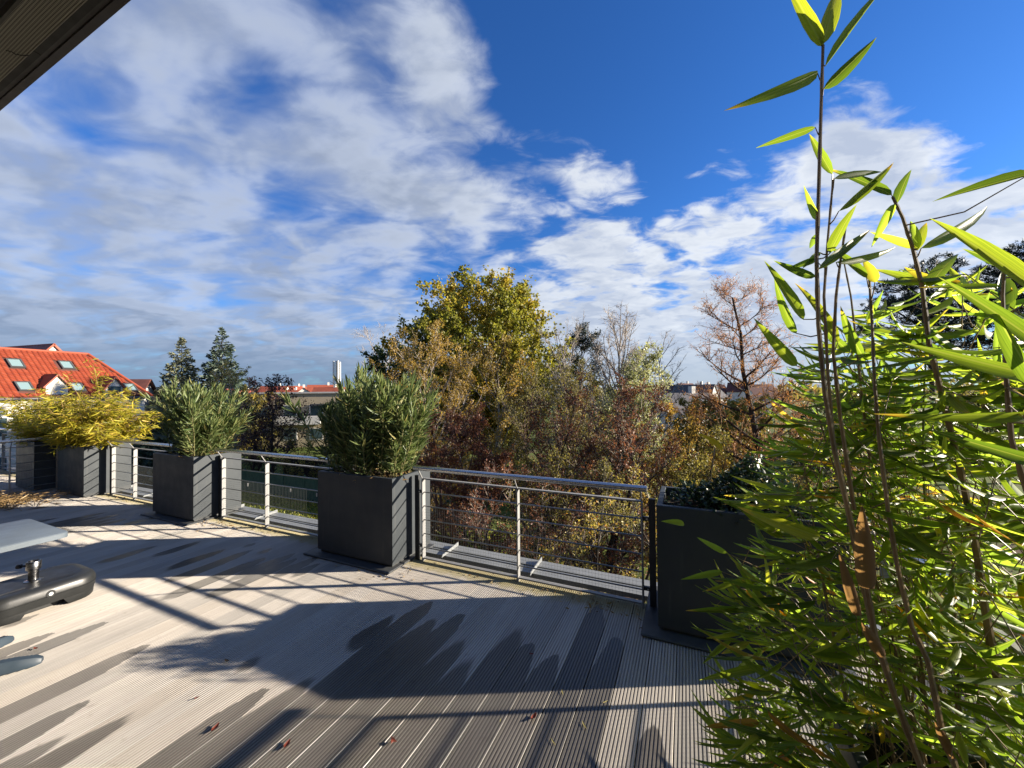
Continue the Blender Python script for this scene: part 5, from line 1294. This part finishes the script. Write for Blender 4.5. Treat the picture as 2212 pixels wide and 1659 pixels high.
v, f = tubes_np(segs, 4); mesh_obj('stems', v, f, 'bark_dark', hs_)
place_leaves(hs_, items, 'holly', 'lf_holly', 'lf_holly', ((.1, .08), (.2, .05)), 6)

# ================================================================== SMALL THINGS ON THE DECK
def fallen(label, u, v, L, material, kind, seed):
    L *= .75; rng = random.Random(seed); p = on(u, v, 0.0); rz = rng.uniform(0, 6.28); vv = []; ff = []
    if kind == 'star':
        vv.append((0, 0, .012)); k_ = 10
        for i in range(k_):
            a = 2 * math.pi * i / k_; r = L * (.5 if i % 2 == 0 else .17) * rng.uniform(.85, 1.1); vv.append((math.cos(a) * r, math.sin(a) * r, .004 + rng.uniform(0, .014)))
        ff = [(0, 1 + i, 1 + (i + 1) % k_) for i in range(k_)]
    else:
        curl = .35 if kind == 'curl' else .08; wd = .5 if kind == 'curl' else .17
        for i in range(7):
            s = i / 6; w = math.sin(math.pi * (s * .92 + .04)) * L * wd * .5
            for j in (-1, 0, 1): vv.append(((s - .5) * L, j * w, .004 + L * curl * (abs(j) * .45 + (s - .5) ** 2 * 1.6 * (1 if kind == 'curl' else .4))))
        for i in range(6):
            for j in range(2): ff.append((i * 3 + j, i * 3 + j + 1, i * 3 + j + 4, i * 3 + j + 3))
    o = mesh_obj('fallen_leaf', vv, ff, material, None, True); o.location = p; o.rotation_euler = (0, 0, rz)
    tag(o, label, 'leaf', 'fallen leaves on the deck')
fallen('curled rusty brown leaf on the sunlit boards at lower centre', 1153, 1552, .055, 'lf_fallen', 'curl', 1)
fallen('small red maple leaf with pointed lobes on the lower boards', 848, 1602, .060, 'lf_fallen', 'star', 2)
fallen('red brown leaf on a wet gleaming board left of the maple leaf', 620, 1612, .055, 'lf_fallen', 'curl', 3)
fallen('brown leaf lying on the pale boards at lower left', 465, 1576, .058, 'lf_fallen', 'curl', 4)
fallen('tiny dark leaf on the sunlit boards above the lower left leaf', 425, 1510, .030, 'lf_fallen', 'curl', 5)
fallen('narrow pale bamboo leaf right of the rusty leaf', 1262, 1568, .060, 'lf_fallen_y', 'slim', 6)
fallen('narrow pale bamboo leaf below the rusty leaf', 1195, 1604, .055, 'lf_fallen_y', 'slim', 7)
fallen('tiny yellow leaf left of the rusty leaf', 1081, 1558, .030, 'lf_fallen_y', 'slim', 8)
fallen('brown leaf on a dark wet tongue in the shade', 1148, 1415, .035, 'lf_fallen', 'curl', 9)
fallen('pale leaf at the edge of the planter shadow', 1308, 1518, .045, 'lf_fallen_y', 'slim', 10)
fallen('dry twig like leaf in the shade at centre left', 490, 1430, .045, 'lf_dry', 'curl', 11)
fallen('pink brown leaf beside the table foot', 77, 1403, .040, 'lf_fallen', 'curl', 12)
fallen('thin straw coloured leaf in the middle of the shade', 1215, 1497, .050, 'lf_fallen_y', 'slim', 13)
fallen('pale dry leaf standing by the foot of the railing', 748, 1142, .09, 'lf_fallen_y', 'slim', 14)
# crumbs along the foot of the railing
rng = np.random.default_rng(4); k_ = 420
tt = np.concatenate([rng.uniform(-9.3, 0, 260), rng.normal(-5.3, .25, 80), rng.normal(-.6, .15, 40), rng.normal(-2.5, .3, 40)]); nn_ = np.concatenate([rng.normal(2.93, .07, 260), rng.normal(2.85, .08, 80), rng.normal(2.9, .06, 40), rng.normal(2.66, .08, 40)])
c = np.stack([tt * DV.x + nn_ * NV.x, tt * DV.y + nn_ * NV.y, np.full(k_, .004)], axis=1); d = rng.normal(0, 1, (k_, 3)); d[:, 2] *= .2
v, f = leaves_np(c, d, rng.uniform(.012, .05, k_), rng.uniform(.006, .018, k_), rng)
tag(mesh_obj('leaf_crumbs', v, f, 'lf_dry', None, False, np.repeat(rng.uniform(0, 1, k_), 4)), 'brown leaf crumbs gathered along the foot of the railing', 'leaf litter', kind='stuff')
# heap of cut stalks in the far corner
rng = random.Random(9); hp_ = T(-9.15, 1.9); cu = thing('cuttings_heap', 'heap of dry brown cut stalks on the boards at the far left', 'plant cuttings', hp_); segs = []
for i in range(260):
    c = DV * rng.gauss(0, .26) + NV * rng.gauss(0, .36); z = abs(rng.gauss(0, .05)) + .006; a = rng.gauss(2.5, .5); L = rng.uniform(.2, .75); d = Vector((math.cos(a), math.sin(a), rng.gauss(.0, .10)))
    p0 = c - d * L / 2; p1 = c + d * L / 2; segs.append((p0.x, p0.y, max(.005, z - d.z * L / 2), p1.x, p1.y, max(.005, z + d.z * L / 2), .0034, .0022))
v, f = tubes_np(segs, 4); o = mesh_obj('stalks', v, f, 'twig_tan', cu); o['kind'] = 'stuff'
nr = np.random.default_rng(10); k_ = 900; tt = nr.normal(0, .28, k_); nn_ = nr.normal(0, .38, k_)
c = np.stack([tt * DV.x + nn_ * NV.x, tt * DV.y + nn_ * NV.y, np.abs(nr.normal(0, .05, k_)) + .005], axis=1); d = nr.normal(0, 1, (k_, 3)); d[:, 2] *= .3
v, f = leaves_np(c, d, nr.uniform(.06, .13, k_), nr.uniform(.008, .018, k_), nr); o = mesh_obj('dry_leaves', v, f, 'lf_dry', cu, False, np.repeat(nr.uniform(0, 1, k_), 4)); o['kind'] = 'stuff'
# plant markers hanging on the railing
for i, (t, z) in enumerate(((-4.93, .50), (-4.15, .51), (-3.72, .50))):
    p = T(t, NR - .012); o = MB().box(-.008, .008, -.001, .001, z - .045, z - .004).build('plant_tag', 'white_paint'); o.location = p; o.rotation_euler = (0, 0, RZ)
    tag(o, ('small pale clip on the railing rod nearest the left post', 'small pale clip on the railing rod just right of the middle post', 'small pale clip on the railing rod nearest the broad oleander planter')[i], 'clip', 'clips on the railing')
print('objects', len(bpy.data.objects), 'tris', sum(len(o.data.loops) - 2 * len(o.data.polygons) for o in bpy.data.objects if o.type == 'MESH'))
